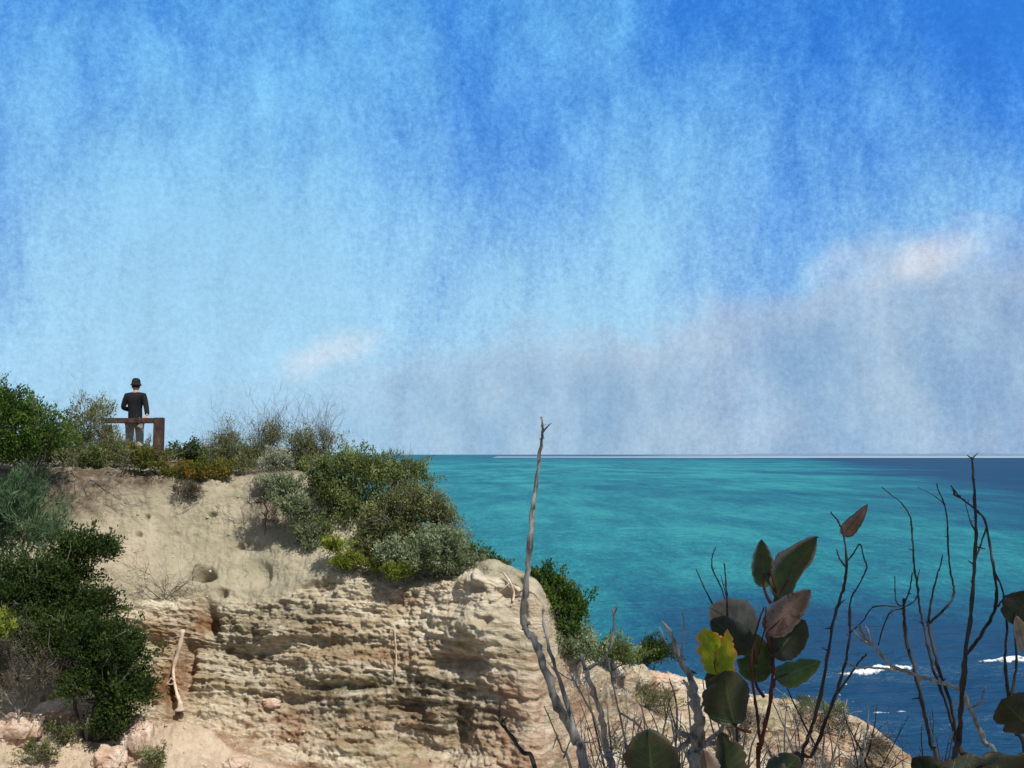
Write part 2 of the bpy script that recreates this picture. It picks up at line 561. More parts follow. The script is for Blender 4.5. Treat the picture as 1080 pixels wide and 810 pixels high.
# lip of the rock shelf under the sand
disp = disp + 0.05 * np.exp(-((rr - 5.08) / 0.05)**2) * (1 - sst(cc, 420, 520)) * (0.6 + fbm(X * 1.5, Y * 1.5, Z, 3))
U, Vp = pixel_of(G)


def spot(px, py, rx, ry, power=2.0):
    return np.exp(-(((U - px) / rx)**2 + ((Vp - py) / ry)**2)**(power / 2))


hole = np.zeros_like(X)
for (px, py, rx, ry, dd) in [(213, 606, 11, 8, 0.75), (275, 604, 9, 13, 0.14), (253, 575, 3.5, 2.5, 0.15), (147, 565, 3, 2.6, 0.14),
                             (224, 543, 5, 2.2, 0.12), (234, 624, 5, 4, 0.22), (156, 546, 2.4, 2, 0.1), (266, 574, 7, 5, 0.12),
                             (219, 653, 9, 15, 0.42), (197, 705, 8, 24, 0.40), (180, 735, 7, 18, 0.25), (455, 785, 34, 26, 0.40),
                             (478, 760, 14, 26, 0.35), (470, 698, 24, 10, 0.28), (500, 700, 16, 7, 0.26), (330, 680, 44, 7, 0.16),
                             (372, 724, 40, 6, 0.2), (300, 738, 30, 6, 0.18), (425, 745, 20, 9, 0.25), (160, 680, 14, 8, 0.2),
                             (536, 628, 9, 6, 0.2), (548, 616, 5, 8, 0.2), (508, 622, 10, 4, 0.15), (552, 650, 5, 14, 0.2), (520, 655, 7, 5, 0.15), (690, 735, 22, 14, 0.3), (660, 720, 14, 10, 0.2)]:
    disp = disp - dd * spot(px, py, rx, ry, 3.0) * sst(rr, 2.9, 3.1)
    hole = np.maximum(hole, spot(px, py, rx, ry, 3.0))
disp = disp * (1 - 0.55 * sst(cc, 515, 560) * (1 - sst(cc, 640, 700)))
disp = disp + 0.16 * spot(205, 620, 34, 10) + 0.12 * spot(152, 655, 26, 9) + 0.22 * spot(290, 665, 30, 9) + 0.1 * spot(480, 660, 60, 20)
# the fan of sand at the foot of the rock
disp = disp + 0.35 * spot(205, 775, 60, 22) * (1 - rockw)
Gd = G + N * disp[..., None]
Gd[..., 2] += vis * sandw * 0.0
i = np.arange(NR - 1)[:, None] * NC; j = np.arange(NC - 1)[None]
Q = np.stack([i + j, i + j + 1, i + NC + j + 1, i + NC + j], -1).reshape(-1, 4)
Vt = Gd.reshape(-1, 3)
brown = np.clip(spot(214, 655, 14, 16) + 0.8 * spot(196, 700, 18, 34) + spot(178, 730, 14, 26) + 0.55 * spot(345, 662, 50, 8) + 0.5 * spot(420, 632, 26, 10)
                + 0.6 * spot(400, 690, 90, 14) + 0.5 * spot(170, 665, 22, 16), 0, 1)
pink = np.clip(sst(Vp, 700, 770) * sst(cc, 215, 300) * (0.5 + fbm(X * 0.8, Y * 0.8, Z * 2, 3)) + 0.9 * spot(555, 745, 70, 55) + 0.8 * spot(60, 790, 110, 60)
               + 1.0 * spot(250, 790, 130, 34) + 0.5 * spot(700, 720, 60, 30) + 0.9 * spot(870, 785, 50, 32) + 0.3 * spot(130, 590, 40, 40), 0, 1)
lich = np.clip(0.9 * spot(470, 755, 60, 34) + 0.7 * spot(445, 720, 40, 14) + 0.6 * spot(300, 655, 60, 26) + 0.7 * spot(345, 735, 70, 30) + 0.5 * spot(310, 600, 30, 22)
               + 0.8 * spot(650, 735, 40, 18) + 0.6 * spot(800, 770, 60, 26) + 0.7 * spot(930, 790, 30, 40) + 0.4 * spot(240, 690, 40, 30), 0, 1)
pale = np.clip(spot(505, 640, 60, 24) + 0.7 * spot(300, 640, 60, 10) + 0.6 * spot(130, 645, 40, 10) + 0.7 * spot(385, 625, 50, 10) + 0.5 * spot(700, 700, 60, 10), 0, 1)
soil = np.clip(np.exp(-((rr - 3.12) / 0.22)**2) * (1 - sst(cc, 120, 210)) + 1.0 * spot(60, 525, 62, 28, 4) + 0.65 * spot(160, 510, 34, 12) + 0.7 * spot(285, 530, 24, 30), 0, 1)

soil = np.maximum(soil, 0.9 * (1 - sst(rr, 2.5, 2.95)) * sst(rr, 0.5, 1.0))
mt, t = new_mat('cliff_ground')
geo = t.n('ShaderNodeNewGeometry'); p = geo.outputs['Position']
x, y, z = t.sepxyz(p)
sv = t.comb(t.math('MULTIPLY', x, 0.22), t.math('MULTIPLY', y, 0.22), t.math('ADD', z, t.math('MULTIPLY', x, 0.05)))
s1 = t.noise(sv, 5.0, 9, 0.74, 0.5)
s2 = t.noise(sv, 1.5, 4, 0.6, 0.5)
n1 = t.noise(p, 1.6, 6, 0.62, 0.3)
n2 = t.noise(p, 7.0, 6, 0.7, 0.2)
n3 = t.noise(p, 40.0, 4, 0.7)
rockc = t.ramp(s1, [(0.31, (0.20, 0.125, 0.065)), (0.40, (0.43, 0.33, 0.205)), (0.48, (0.60, 0.51, 0.36)), (0.58, (0.78, 0.71, 0.56))])
rockc = t.mix(t.math('MULTIPLY', t.ss(n1, 0.5, 0.68), 0.7), rockc, (0.58, 0.52, 0.39))
rockc = t.mix(t.math('MULTIPLY', t.ss(n2, 0.56, 0.74), 0.5), rockc, (0.25, 0.20, 0.115))
olive = t.math('MULTIPLY', t.ss(t.noise(sv, 2.6, 5, 0.65, 0.4), 0.5, 0.66), 0.55)
rockc = t.mix(olive, rockc, (0.27, 0.26, 0.15))
bm_ = t.math('MULTIPLY', t.attr('brown'), t.ss(n2, 0.34, 0.6, 0.45, 1.0))
rockc = t.mix(t.math('MULTIPLY', t.attr('pink'), t.ss(n1, 0.3, 0.62, 0.25, 0.85)), rockc, t.mix(t.ss(s1, 0.4, 0.6), (0.33, 0.165, 0.095), (0.56, 0.395, 0.275)))
rockc = t.mix(t.math('MULTIPLY', t.attr('pale'), t.ss(n2, 0.3, 0.6, 0.3, 0.85)), rockc, (0.64, 0.55, 0.43))
rockc = t.mix(bm_, rockc, (0.27, 0.125, 0.052))
rockc = t.mix(t.math('MULTIPLY', t.attr('lichen'), t.ss(n2, 0.34, 0.6, 0.15, 1.0)), rockc, (0.085, 0.078, 0.045))
sandc = t.mix(t.ss(n1, 0.34, 0.68), (0.44, 0.39, 0.285), (0.32, 0.295, 0.205))
sandc = t.mix(t.math('MULTIPLY', t.ss(n2, 0.5, 0.75), 0.6), sandc, (0.26, 0.225, 0.15))
sandc = t.mix(t.math('MULTIPLY', t.ss(n3, 0.62, 0.74), 0.5), sandc, (0.16, 0.13, 0.09))
sandc = t.mix(t.math('MULTIPLY', t.attr('pink'), 0.85), sandc, t.mix(t.ss(n2, 0.35, 0.65), (0.66, 0.53, 0.41), (0.54, 0.40, 0.29)))
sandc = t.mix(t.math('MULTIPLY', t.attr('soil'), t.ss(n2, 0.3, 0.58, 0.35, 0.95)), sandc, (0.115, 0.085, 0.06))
c = t.mix(t.attr('rock'), sandc, rockc)
bh = t.math('ADD', t.math('MULTIPLY', n2, 0.6), t.math('ADD', t.math('MULTIPLY', n3, 0.25), t.math('MULTIPLY', t.math('MULTIPLY', s1, t.attr('rock')), 1.0)))
finish(mt, t, c, 0.92, t.bump(bh, 0.9, 0.14), 0.12)
terrain = mesh_np('cliff_terrain', Vt, Q, mt, True, {'rock': rockw.ravel(), 'brown': brown.ravel(), 'pink': pink.ravel(), 'lichen': lich.ravel(),
                                                      'pale': pale.ravel(), 'soil': soil.ravel()})
tag(terrain, 'pale layered limestone headland with sandy slope above stepped rock ledges', 'cliff', kind='structure')
BVH = BVHTree.FromPolygons([tuple(v) for v in Vt.tolist()], Q.tolist())


def hit(px, py, default=18.0):
    h = BVH.ray_cast(Vector((0, 0, 0)), ray(px, py))
    return h[0] if h[0] is not None else P(px, py, default)


def ground(xw, yw, zt=6.0):
    h = BVH.ray_cast(Vector((xw, yw, zt)), Vector((0, 0, -1)))
    return h[0].z if h[0] is not None else -1.4


# ------------------------------------------------------------------ sea
SEA = -12.0
na_, nr_ = 900, 760
ang = np.linspace(R(-110), R(110), na_)
dens = np.linspace(0, 1, nr_)
rad = 14.0 * (26000 / 14.0) ** (dens ** 1.25)
A_, R_ = np.meshgrid(ang, rad)
SX, SY = R_ * np.sin(A_), R_ * np.cos(A_)
fade = 1 / (1 + (R_ / 130.0)**2)
SZ = SEA + fade * (0.30 * fbm(SX * 0.06, SY * 0.16, 0 * SX, 3) + 0.16 * fbm(SX * 0.35, SY * 0.7, 0 * SX + 3, 3) + 0.06 * fbm(SX * 1.3, SY * 2.2, 0 * SX + 7, 2))
# swell lines rolling in on the right


def swell(x0, y0, length, slope, width, h, cut=None):
    e = (SX - x0) / length
    yy = SY - (y0 + slope * (SX - x0) + 0.6 * fbm(SX * 0.12, 0 * SX + x0, 0 * SX, 2))
    along = np.exp(-np.abs(e)**4)
    return along * h * np.where(yy > 0, np.exp(-(yy / width)**2), np.exp(-(yy / (width * 0.45))**2))


SZ = SZ + swell(24, 52.5, 13, 0.06, 2.6, 1.0) + swell(30, 57.5, 9, 0.05, 2.2, 0.5) + swell(20, 43.0, 10, 0.05, 1.6, 0.45) + swell(12, 70, 30, 0.03, 3, 0.35)
ms, t = new_mat('sea_water')
geo = t.n('ShaderNodeNewGeometry'); p = geo.outputs['Position']
x, y, z = t.sepxyz(p)


def stretched(fx, fy):
    return t.comb(t.math('MULTIPLY', x, fx), t.math('MULTIPLY', y, fy), 0.0)


q1 = t.noise(stretched(0.011, 0.0060), 1.0, 6, 0.6, 0.6)
q2 = t.noise(stretched(0.05, 0.022), 1.0, 6, 0.65, 0.5)
q3 = t.noise(stretched(0.0016, 0.0006), 1.0, 5, 0.6, 0.4)
q4 = t.noise(stretched(0.55, 0.28), 1.0, 5, 0.75)
q5 = t.noise(stretched(0.022, 0.004), 1.0, 8, 0.75)
f = t.math('ADD', t.math('MULTIPLY', q1, 0.55), t.math('MULTIPLY', q2, 0.35))
f = t.math('ADD', f, t.math('MULTIPLY', q3, 0.35))
f = t.math('ADD', f, t.math('MULTIPLY', q4, 0.30))
f = t.math('ADD', f, t.math('MULTIPLY', t.math('SUBTRACT', t.noise(stretched(2.6, 0.9), 1.0, 4, 0.8), 0.5), 0.42))
f = t.math('ADD', f, t.math('MULTIPLY', q5, 0.42))
# deeper, bluer water to the right and close in under the headland, a pale shelf in the middle distance
deep = t.math('ADD', t.ss(t.math('SUBTRACT', x, t.math('MULTIPLY', y, 0.30)), 0, 140, 0.0, 0.36), t.math('MULTIPLY', t.ss(y, 98, 40, 0.0, 0.36), t.ss(x, 3, 17, 0.15, 1.0)))
deep = t.math('ADD', deep, t.ss(y, 500, 3000, 0.0, 0.14))
f = t.math('ADD', f, t.math('MULTIPLY', t.math('SUBTRACT', t.noise(stretched(0.10, 0.016), 1.0, 9, 0.8, 0.5), 0.5), 0.42))
f = t.ss(t.math('SUBTRACT', f, deep), 0.64, 1.16)
wc = t.ramp(f, [(0.0, (0.012, 0.052, 0.112)), (0.30, (0.012, 0.092, 0.155)), (0.62, (0.016, 0.155, 0.19)), (1.0, (0.040, 0.27, 0.275))])
b1_ = t.noise(stretched(0.9, 2.0), 1.0, 5, 0.6)
b2_ = t.noise(stretched(0.09, 0.3), 1.0, 5, 0.6)
bh = t.math('ADD', t.math('MULTIPLY', b1_, 0.35), t.math('MULTIPLY', b2_, 1.2))
nrm = t.bump(bh, 0.85, 1.0)
df = t.n('ShaderNodeBsdfDiffuse'); t.put(df.inputs[0], wc); t.l.new(nrm, df.inputs['Normal'])
gl = t.n('ShaderNodeBsdfGlossy'); gl.inputs['Roughness'].default_value = 0.22; t.l.new(nrm, gl.inputs['Normal'])
fre = t.n('ShaderNodeFresnel'); fre.inputs['IOR'].default_value = 1.33; t.l.new(nrm, fre.inputs['Normal'])
mx = t.n('ShaderNodeMixShader')
t.put(mx.inputs[0], t.math('MULTIPLY', t.math('MINIMUM', fre.outputs[0], 0.35), 0.38))
t.l.new(df.outputs[0], mx.inputs[1]); t.l.new(gl.outputs[0], mx.inputs[2])
o_ = t.n('ShaderNodeOutputMaterial'); t.l.new(mx.outputs[0], o_.inputs[0])
i = np.arange(nr_ - 1)[:, None] * na_; j = np.arange(na_ - 1)[None]
SQ = np.stack([i + j, i + j + 1, i + na_ + j + 1, i + na_ + j], -1).reshape(-1, 4)
sea = mesh_np('sea', np.stack([SX, SY, SZ], -1).reshape(-1, 3), SQ, ms, True)
tag(sea, 'turquoise sea with darker blue patches reaching to the horizon', 'sea', kind='structure')
SBVH = BVHTree.FromPolygons(np.stack([SX, SY, SZ], -1).reshape(-1, 3).tolist(), SQ.tolist())

mf, t = new_mat('white_foam')
geo = t.n('ShaderNodeNewGeometry')
nf_ = t.noise(geo.outputs['Position'], 3.0, 5, 0.7)
lace = t.noise(geo.outputs['Position'], 2.2, 6, 0.75, 0.6)
fd = t.n('ShaderNodeBsdfDiffuse'); t.put(fd.inputs[0], t.mix(t.ss(nf_, 0.3, 0.6), (0.50, 0.62, 0.68), (0.80, 0.83, 0.84)))
ft = t.n('ShaderNodeBsdfTransparent')
fm = t.n('ShaderNodeMixShader')
t.put(fm.inputs[0], t.ss(t.math('ADD', t.math('MULTIPLY', t.attr('core'), 0.55), lace), 0.74, 1.05))
t.l.new(ft.outputs[0], fm.inputs[1]); t.l.new(fd.outputs[0], fm.inputs[2])
fo = t.n('ShaderNodeOutputMaterial'); t.l.new(fm.outputs[0], fo.inputs[0])


def foam(name, px0, px1, py, thick, label):
    """a lumpy roll of broken water lying along a swell"""
    n, m = 150, 22
    uu = np.linspace(0, 1, n)[:, None] + np.zeros((1, m)); ww = np.zeros((n, 1)) + np.linspace(-1, 1, m)[None]
    pa, pb = P(px0, py[0], 1), P(px1, py[1], 1)
    sa, sb = -11.3 / pa.z, -11.3 / pb.z
    A, B = np.array(pa * sa), np.array(pb * sb)
    base = A + (B - A) * uu[..., None]
    prof = np.sin(np.pi * np.clip(uu, 0, 1))**0.45
    edge = prof * (0.7 + 0.8 * fbm(uu * 7 + px0, ww * 0.3, 0 * uu, 4))
    yy = base[..., 1] + ww * thick * np.clip(edge, 0.05, 2)
    xx = base[..., 0] + 0.3 * fbm(uu * 9, ww * 2, 0 * uu + 3, 3)
    zz = np.zeros_like(xx)
    for a in range(n):
        for b in range(m):
            h = SBVH.ray_cast(Vector((xx[a, b], yy[a, b], 5)), Vector((0, 0, -1)))
            zz[a, b] = h[0].z if h[0] is not None else SEA
    lump = np.clip(1 - np.abs(ww)**1.6, 0, 1) * prof
    zz = zz - 0.05 + lump * (0.22 + 0.12 * fbm(uu * 16, ww * 1.2, 0 * uu, 4)) * min(thick, 0.8)
    i = np.arange(n - 1)[:, None] * m; j = np.arange(m - 1)[None]
    Qf = np.stack([i + j, i + m + j, i + m + j + 1, i + j + 1], -1).reshape(-1, 4)
    o = mesh_np(name, np.stack([xx, yy, zz], -1).reshape(-1, 3), Qf, mf, True, {'core': lump.ravel()})
    return tag(o, label, 'wave')


foam('breaking_wave', 878, 976, (705, 703), 0.48, 'long low line of white breaking wave behind the bare twigs')
foam('breaking_wave', 1026, 1130, (699, 697), 0.65, 'widest white breaking wave, running off the edge past the tall bare stem')
foam('wave_crest', 917, 937, (744, 743), 0.5, 'small white wave crest close to the tip of the headland')
foam('wave_crest', 946, 953, (742, 742), 0.4, 'tiny fleck of foam beside the small wave crest')

# far shore: a low strip of land with a white beach
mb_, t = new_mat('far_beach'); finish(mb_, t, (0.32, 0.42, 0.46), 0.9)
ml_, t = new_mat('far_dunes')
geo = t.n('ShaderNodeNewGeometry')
finish(ml_, t, t.mix(t.noise(geo.outputs['Position'], 0.02, 4, 0.6), (0.10, 0.16, 0.25), (0.20, 0.27, 0.36)), 0.9)  # blue-grey of distance haze is put into the dune colours
yc = 3300.0
us = np.linspace(-0.02, 1.1, 240)
crest = (4 + 7 * sst(us, 0.0, 0.4)) * (1 + 0.35 * fbm(us * 14, 0 * us, 0 * us, 4)) * sst(us, -0.02, 0.3)
V = []
for k, u_ in enumerate(us):
    xw = u_ * yc
    V += [(xw, yc - 60, SEA - 1), (xw, yc, SEA + 1.5 * sst(u_, 0, 0.3)), (xw, yc + 60, SEA + 0.5 + 3.0 * sst(u_, 0, 0.3)), (xw, yc + 300, SEA + 1.0 + 2.5 * sst(u_, 0, 0.3) + crest[k]), (xw, yc + 1200, SEA + 3), (xw, yc + 1300, SEA - 3)]
m_ = 6
i = np.arange(len(us) - 1)[:, None] * m_; j = np.arange(m_ - 1)[None]
CQ = np.stack([i + j, i + m_ + j, i + m_ + j + 1, i + j + 1], -1)
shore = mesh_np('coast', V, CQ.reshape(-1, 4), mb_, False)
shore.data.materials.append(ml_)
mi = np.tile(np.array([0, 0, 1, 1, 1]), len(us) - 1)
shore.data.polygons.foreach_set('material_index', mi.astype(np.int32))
tag(shore, 'thin far coast with a white beach along the horizon', 'coast', kind='structure')


# ------------------------------------------------------------------ shrubs
def limb(mb, a, b, r0, r1, bend=0.15, seg=5, n=6):
    a, b = np.array(a, float), np.array(b, float)
    L = np.linalg.norm(b - a)
    tt = np.linspace(0, 1, n)
    pts = a + (b - a) * tt[:, None]
    off = RNG.normal(size=3) * bend * L * 0.5
    pts += np.sin(np.pi * tt)[:, None] * off
    pts[1:-1] += RNG.normal(size=(n - 2, 3)) * bend * L * 0.06
    mb.tube(pts, r0 + (r1 - r0) * tt**0.8, seg, RNG.random())
    return pts


def crown_arrays(lobes, n, clump, leaf, wid, up=0.5, shell=0.5, nclump=None, droop=0.0):
    """lobes: list of (centre, (rx, ry, rz)); returns verts, quads, var and clump centres"""
    vol = np.array([r[0] * r[2] for _, r in lobes]); vol = vol / vol.sum()
    nclump = nclump or max(12, n // 70)
    pick = RNG.choice(len(lobes), nclump, p=vol)
    cen = np.array([np.array(c) for c, _ in lobes])[pick]
    rad = np.array([r for _, r in lobes])[pick]
    d = RNG.normal(size=(nclump, 3)); d /= np.linalg.norm(d, axis=1, keepdims=True)
    d[:, 2] = np.where(d[:, 2] < -0.35, -d[:, 2] * 0.6, d[:, 2])
    rr = (0.8 * shell + (1 - 0.8 * shell) * RNG.random(nclump)) * (0.84 + 0.13 * RNG.normal(size=nclump).clip(-1.5, 1.5) + 0.30 * fbm(cen[:, 0] + d[:, 0] * 1.6 + d[:, 1], cen[:, 1] + d[:, 1] * 1.6, d[:, 2] * 2.2 + cen[:, 2], 2))
    cc = cen + d * rad * rr[:, None]
    out = d.copy()
    cvar = RNG.random(nclump)
    csz = clump * (0.55 + 0.9 * RNG.random(nclump))
    k = RNG.choice(nclump, n, p=csz**2 / (csz**2).sum())
    # every clump is a spray of leaves along its own twig
    ax = out * 0.75 + np.array([0, 0, 0.55 + 0.5 * up - droop]) + RNG.normal(size=(nclump, 3)) * 0.45
    ax /= np.linalg.norm(ax, axis=1, keepdims=True)
    ln = csz * (0.9 + 1.5 * RNG.random(nclump)**2)
    tt = RNG.beta(1.3, 1.0, n) * 1.7 - 0.7
    taper = np.clip(1.05 - 0.45 * tt, 0.3, 1.3)
    pos = cc[k] + ax[k] * (tt * ln[k])[:, None] + RNG.normal(size=(n, 3)) * (csz[k] * 0.36 * taper)[:, None]
    dr = ax[k] * 0.75 + np.array([0, 0, 0.5 * (up - droop)]) + RNG.normal(size=(n, 3)) * 0.55
    dr /= np.linalg.norm(dr, axis=1, keepdims=True)
    sd = np.cross(dr, RNG.normal(size=(n, 3))); sd /= np.linalg.norm(sd, axis=1, keepdims=True) + 1e-9
    nn = np.cross(dr, sd)
    L = leaf * (0.6 + 0.8 * RNG.random(n))[:, None]
    W = wid * (0.6 + 0.8 * RNG.random(n))[:, None]
    a = pos; b = pos + dr * L * 0.5 + sd * W * 0.5 + nn * W * 0.15
    c = pos + dr * L; e = pos + dr * L * 0.5 - sd * W * 0.5 + nn * W * 0.15
    V = np.stack([a, b, c, e], 1).reshape(-1, 3)
    Qd = np.arange(4 * n).reshape(-1, 4)
    var = np.repeat(np.clip(cvar[k] * 0.62 + RNG.random(n) * 0.38, 0, 1), 4)
    return V, Qd, var, cc


def shrub(label, lobes_px, d, base, mat, n=6000, clump=0.16, leaf=0.06, wid=0.03, thick=1.0, up=0.5, wood=None, limbs=26, limb_r=0.022,
          twigs=0, twig_len=0.4, name='shrub', cat='shrub', group='coastal shrubs on the headland', base_on=None, shell=0.5, nclump=None, droop=0.0):
    lobes = []
    for L in lobes_px:
        px, py, rx, ry = L[:4]
        dd = d + (L[4] if len(L) > 4 else 0)
        s = dd / 1000.0
        lobes.append((P(px, py, dd), (rx * s, 0.5 * (rx + ry) * s * thick, ry * s)))
    bp = P(base[0], base[1], base[2] if len(base) > 2 else d)
    gz = ground(bp.x, bp.y)
    if base_on == 'ground' and abs(gz - bp.z) < 1.2: bp.z = gz
    root = empty(name, bp, label, cat, group)
    V, Qd, var, cc = crown_arrays(lobes, n, clump, leaf, wid, up, shell, nclump, droop)
    mb = MB()
    mb.tube([bp - Vector((0, 0, 0.35)), bp + Vector((0, 0, 0.1))], [limb_r * 1.6, limb_r * 1.3], 6)
    sel = RNG.choice(len(cc), min(limbs, len(cc)), replace=False)
    hubs = []
    for c_, _ in lobes:
        hp = np.array(bp) * 0.45 + np.array(c_) * 0.55
        hubs.append(hp)
        limb(mb, bp, hp, limb_r * 1.2, limb_r * 0.8, 0.2)
    for s_ in sel:
        h = min(hubs, key=lambda q: np.linalg.norm(q - cc[s_]))
        pts = limb(mb, h, cc[s_], limb_r * 0.75, limb_r * 0.22, 0.25, 4)
        for q in range(3):
            st = pts[RNG.integers(2, len(pts))]
            limb(mb, st, st + (cc[s_] - np.array(bp)) * 0.18 + RNG.normal(size=3) * 0.12, limb_r * 0.3, limb_r * 0.1, 0.3, 4, 4)
    for q in range(twigs):
        c_, r_ = lobes[RNG.integers(len(lobes))]
        th = RNG.random() * 2 * math.pi
        st = np.array(c_) + np.array([math.cos(th) * r_[0] * 0.7 * RNG.random(), math.sin(th) * r_[1] * 0.6, -0.2 * r_[2] + r_[2] * RNG.random() * 0.9])
        dv = np.array([RNG.normal() * 0.45, RNG.normal() * 0.3, 0.6 + 0.7 * RNG.random()])
        e = st + dv * twig_len * (0.5 + RNG.random())
        pts = limb(mb, st, e, limb_r * 0.32, limb_r * 0.12, 0.2, 4, 5)
        for q2 in range(3):
            s2 = pts[RNG.integers(1, 5)]
            limb(mb, s2, s2 + (dv * 0.4 + RNG.normal(size=3) * 0.28) * twig_len, limb_r * 0.2, limb_r * 0.08, 0.25, 3, 4)
    o = mb.build('trunk', wood or M_WOOD_GREY); put_under(o, root)
    c = mesh_np('crown', V, Qd, mat, False, {'var': var}); put_under(c, root)
    return root


# --- left skyline and the left flank
shrub('large bright green shrub with pale branches on the skyline beside the timber rail', [(8, 444, 46, 34), (48, 468, 38, 26), (-30, 474, 50, 32), (20, 478, 44, 20)],
      17.2, (15, 500, 17.4), L_BRIGHT, 28000, 0.15, 0.058, 0.027, 1.0, 0.5, None, 44, 0.03, base_on='ground')
shrub('thin dark olive bush rising behind the bright green shrub', [(92, 446, 26, 24), (80, 468, 24, 22), (108, 472, 14, 20)], 18.9, (90, 496, 18.9), L_OLIVE, 5200, 0.15, 0.06, 0.018,
      1.0, 0.8, None, 40, 0.016, 40, 0.35, base_on='ground')
shrub('feathery grey-green bush spilling down the slope under the skyline shrub', [(10, 545, 52, 34), (44, 570, 30, 28), (-20, 580, 50, 44), (20, 520, 26, 14)], 15.4, (5, 610, 16.0), L_FEATHER,
      15000, 0.16, 0.13, 0.014, 0.8, 0.7, None, 36, 0.022)
shrub('broad dark green bush with a leafy tip jutting over the sand slope', [(88, 585, 26, 26), (60, 655, 62, 28), (62, 615, 46, 34), (20, 630, 46, 44), (100, 640, 26, 26), (112, 582, 12, 12)], 14.9, (40, 700, 15.4), L_DEEP,
      42000, 0.13, 0.05, 0.026, 0.8, 0.45, None, 40, 0.03)
shrub('tall dark green bush hanging down the cliff foot to the rubble', [(60, 680, 56, 34), (118, 690, 36, 40), (134, 735, 26, 34), (96, 722, 34, 28), (118, 765, 18, 26)], 14.5, (95, 790, 15.0), L_DEEP,
      52000, 0.13, 0.05, 0.025, 0.8, 0.35, None, 46, 0.03)
shrub('dull grey twiggy bush at the edge under the dark green bushes', [(20, 690, 34, 28), (44, 715, 28, 16), (-10, 700, 24, 36)], 14.2, (20, 755, 14.4), L_BROWN, 5000, 0.15, 0.06, 0.012, 0.8, 0.4, None, 50, 0.012, 50, 0.3)
shrub('small lime green sprig at the very edge beside the dull twiggy bush', [(0, 668, 12, 26)], 13.6, (-4, 715, 13.8), L_LIME, 1500, 0.1, 0.06, 0.022, 0.8, 0.5, None, 10, 0.01)
# --- along the rim
shrub('low rust and green shrub at the foot of the timber post', [(162, 489, 24, 12), (180, 500, 14, 12), (146, 484, 16, 11)], 18.3, (164, 508, 18.5), L_RUST, 5200, 0.1, 0.05, 0.024, 1.0, 0.5, None, 18, 0.012, base_on='ground')
shrub('olive shrub in front of the standing person\'s legs', [(122, 478, 16, 14), (108, 486, 16, 12), (136, 482, 10, 10)], 18.7, (120, 500, 18.7), L_OLIVE, 3200, 0.11, 0.05, 0.02, 1.0, 0.6, None, 22, 0.012, 22, 0.35, base_on='ground')
shrub('flat dark green cushion shrub on the lip of the sand slope', [(218, 500, 28, 11), (200, 498, 14, 9), (238, 500, 12, 9)], 18.4, (218, 514, 18.6), L_RUST, 6500, 0.09, 0.045, 0.024, 1.2, 0.6, None, 16, 0.012, base_on='ground')
shrub('dark rounded shrub behind the foot of the timber post', [(196, 481, 18, 9), (212, 484, 14, 8)], 20.4, (200, 494, 20.4), L_DEEP, 3800, 0.12, 0.055, 0.03, 1.0, 0.5, None, 16, 0.014, base_on='ground')
shrub('sparse grey twiggy shrub nearest the flat cushion shrub on the skyline', [(240, 474, 20, 18), (228, 484, 14, 12)], 19.4, (240, 502, 19.4), L_OLIVE, 4200, 0.16, 0.05, 0.014, 1.0, 0.9, None, 40, 0.012, 60, 0.42, base_on='ground')
shrub('tall sparse brownish twiggy shrub behind the silvery cushion', [(285, 466, 20, 16), (272, 480, 14, 14)], 19.8, (282, 502, 19.8), L_OLIVE, 4000, 0.16, 0.05, 0.014, 1.0, 0.9, None, 44, 0.013, 75, 0.5, base_on='ground')
shrub('sparse wind-swept bush with long bare twigs above the round green shrub', [(322, 472, 22, 18), (345, 470, 10, 14), (312, 488, 20, 12)], 18.8, (322, 502, 18.8), L_OLIVE, 5000, 0.16, 0.05, 0.014, 1.0, 0.9, None, 44, 0.013, 80, 0.5, base_on='ground')
shrub('pale silvery cushion bush on the sandy skyline', [(291, 487, 16, 12), (283, 493, 9, 8), (300, 493, 9, 8)], 17.7, (291, 504, 17.7), L_SILVER, 6500, 0.07, 0.04, 0.022, 1.0, 0.5, None, 12, 0.01, base_on='ground')
shrub('low grey-green bush between the twiggy skyline shrubs', [(262, 492, 16, 8), (250, 490, 8, 8)], 19.0, (260, 503, 19.0), L_OLIVE, 1800, 0.1, 0.045, 0.02, 1.0, 0.6, None, 14, 0.01, base_on='ground')
for (lab, lb, d_, m_, n_) in [
        ('low olive shrub filling the gap behind the bright green skyline shrub', [(66, 482, 26, 12), (44, 484, 20, 10)], 18.6, L_OLIVE, 5200),
        ('low dark shrub under the thin dark olive bush beside the rail', [(100, 486, 22, 10), (84, 490, 16, 9)], 18.5, L_MID, 4200),
        ('low shrub hiding the sand behind the sparse twiggy shrubs', [(262, 484, 26, 10), (236, 488, 18, 9)], 20.2, L_MID, 5200),
        ('olive shrub between the silvery cushion and the big round shrub', [(318, 490, 20, 14), (334, 486, 16, 14)], 18.9, L_OLIVE, 5200),
        ('dark shrub on the skyline at the very edge behind the feathery bush', [(4, 486, 30, 14), (-30, 480, 40, 20)], 18.8, L_DEEP, 5200),
        ('small mixed shrub right behind the standing person', [(150, 478, 18, 6), (130, 476, 14, 7)], 21.4, L_OLIVE, 2600)]:
    shrub(lab, lb, d_, (lb[0][0], lb[0][1] + 14, d_), m_, n_, 0.11, 0.05, 0.024, 1.0, 0.6, None, 22, 0.012, 20, 0.25, base_on='ground')
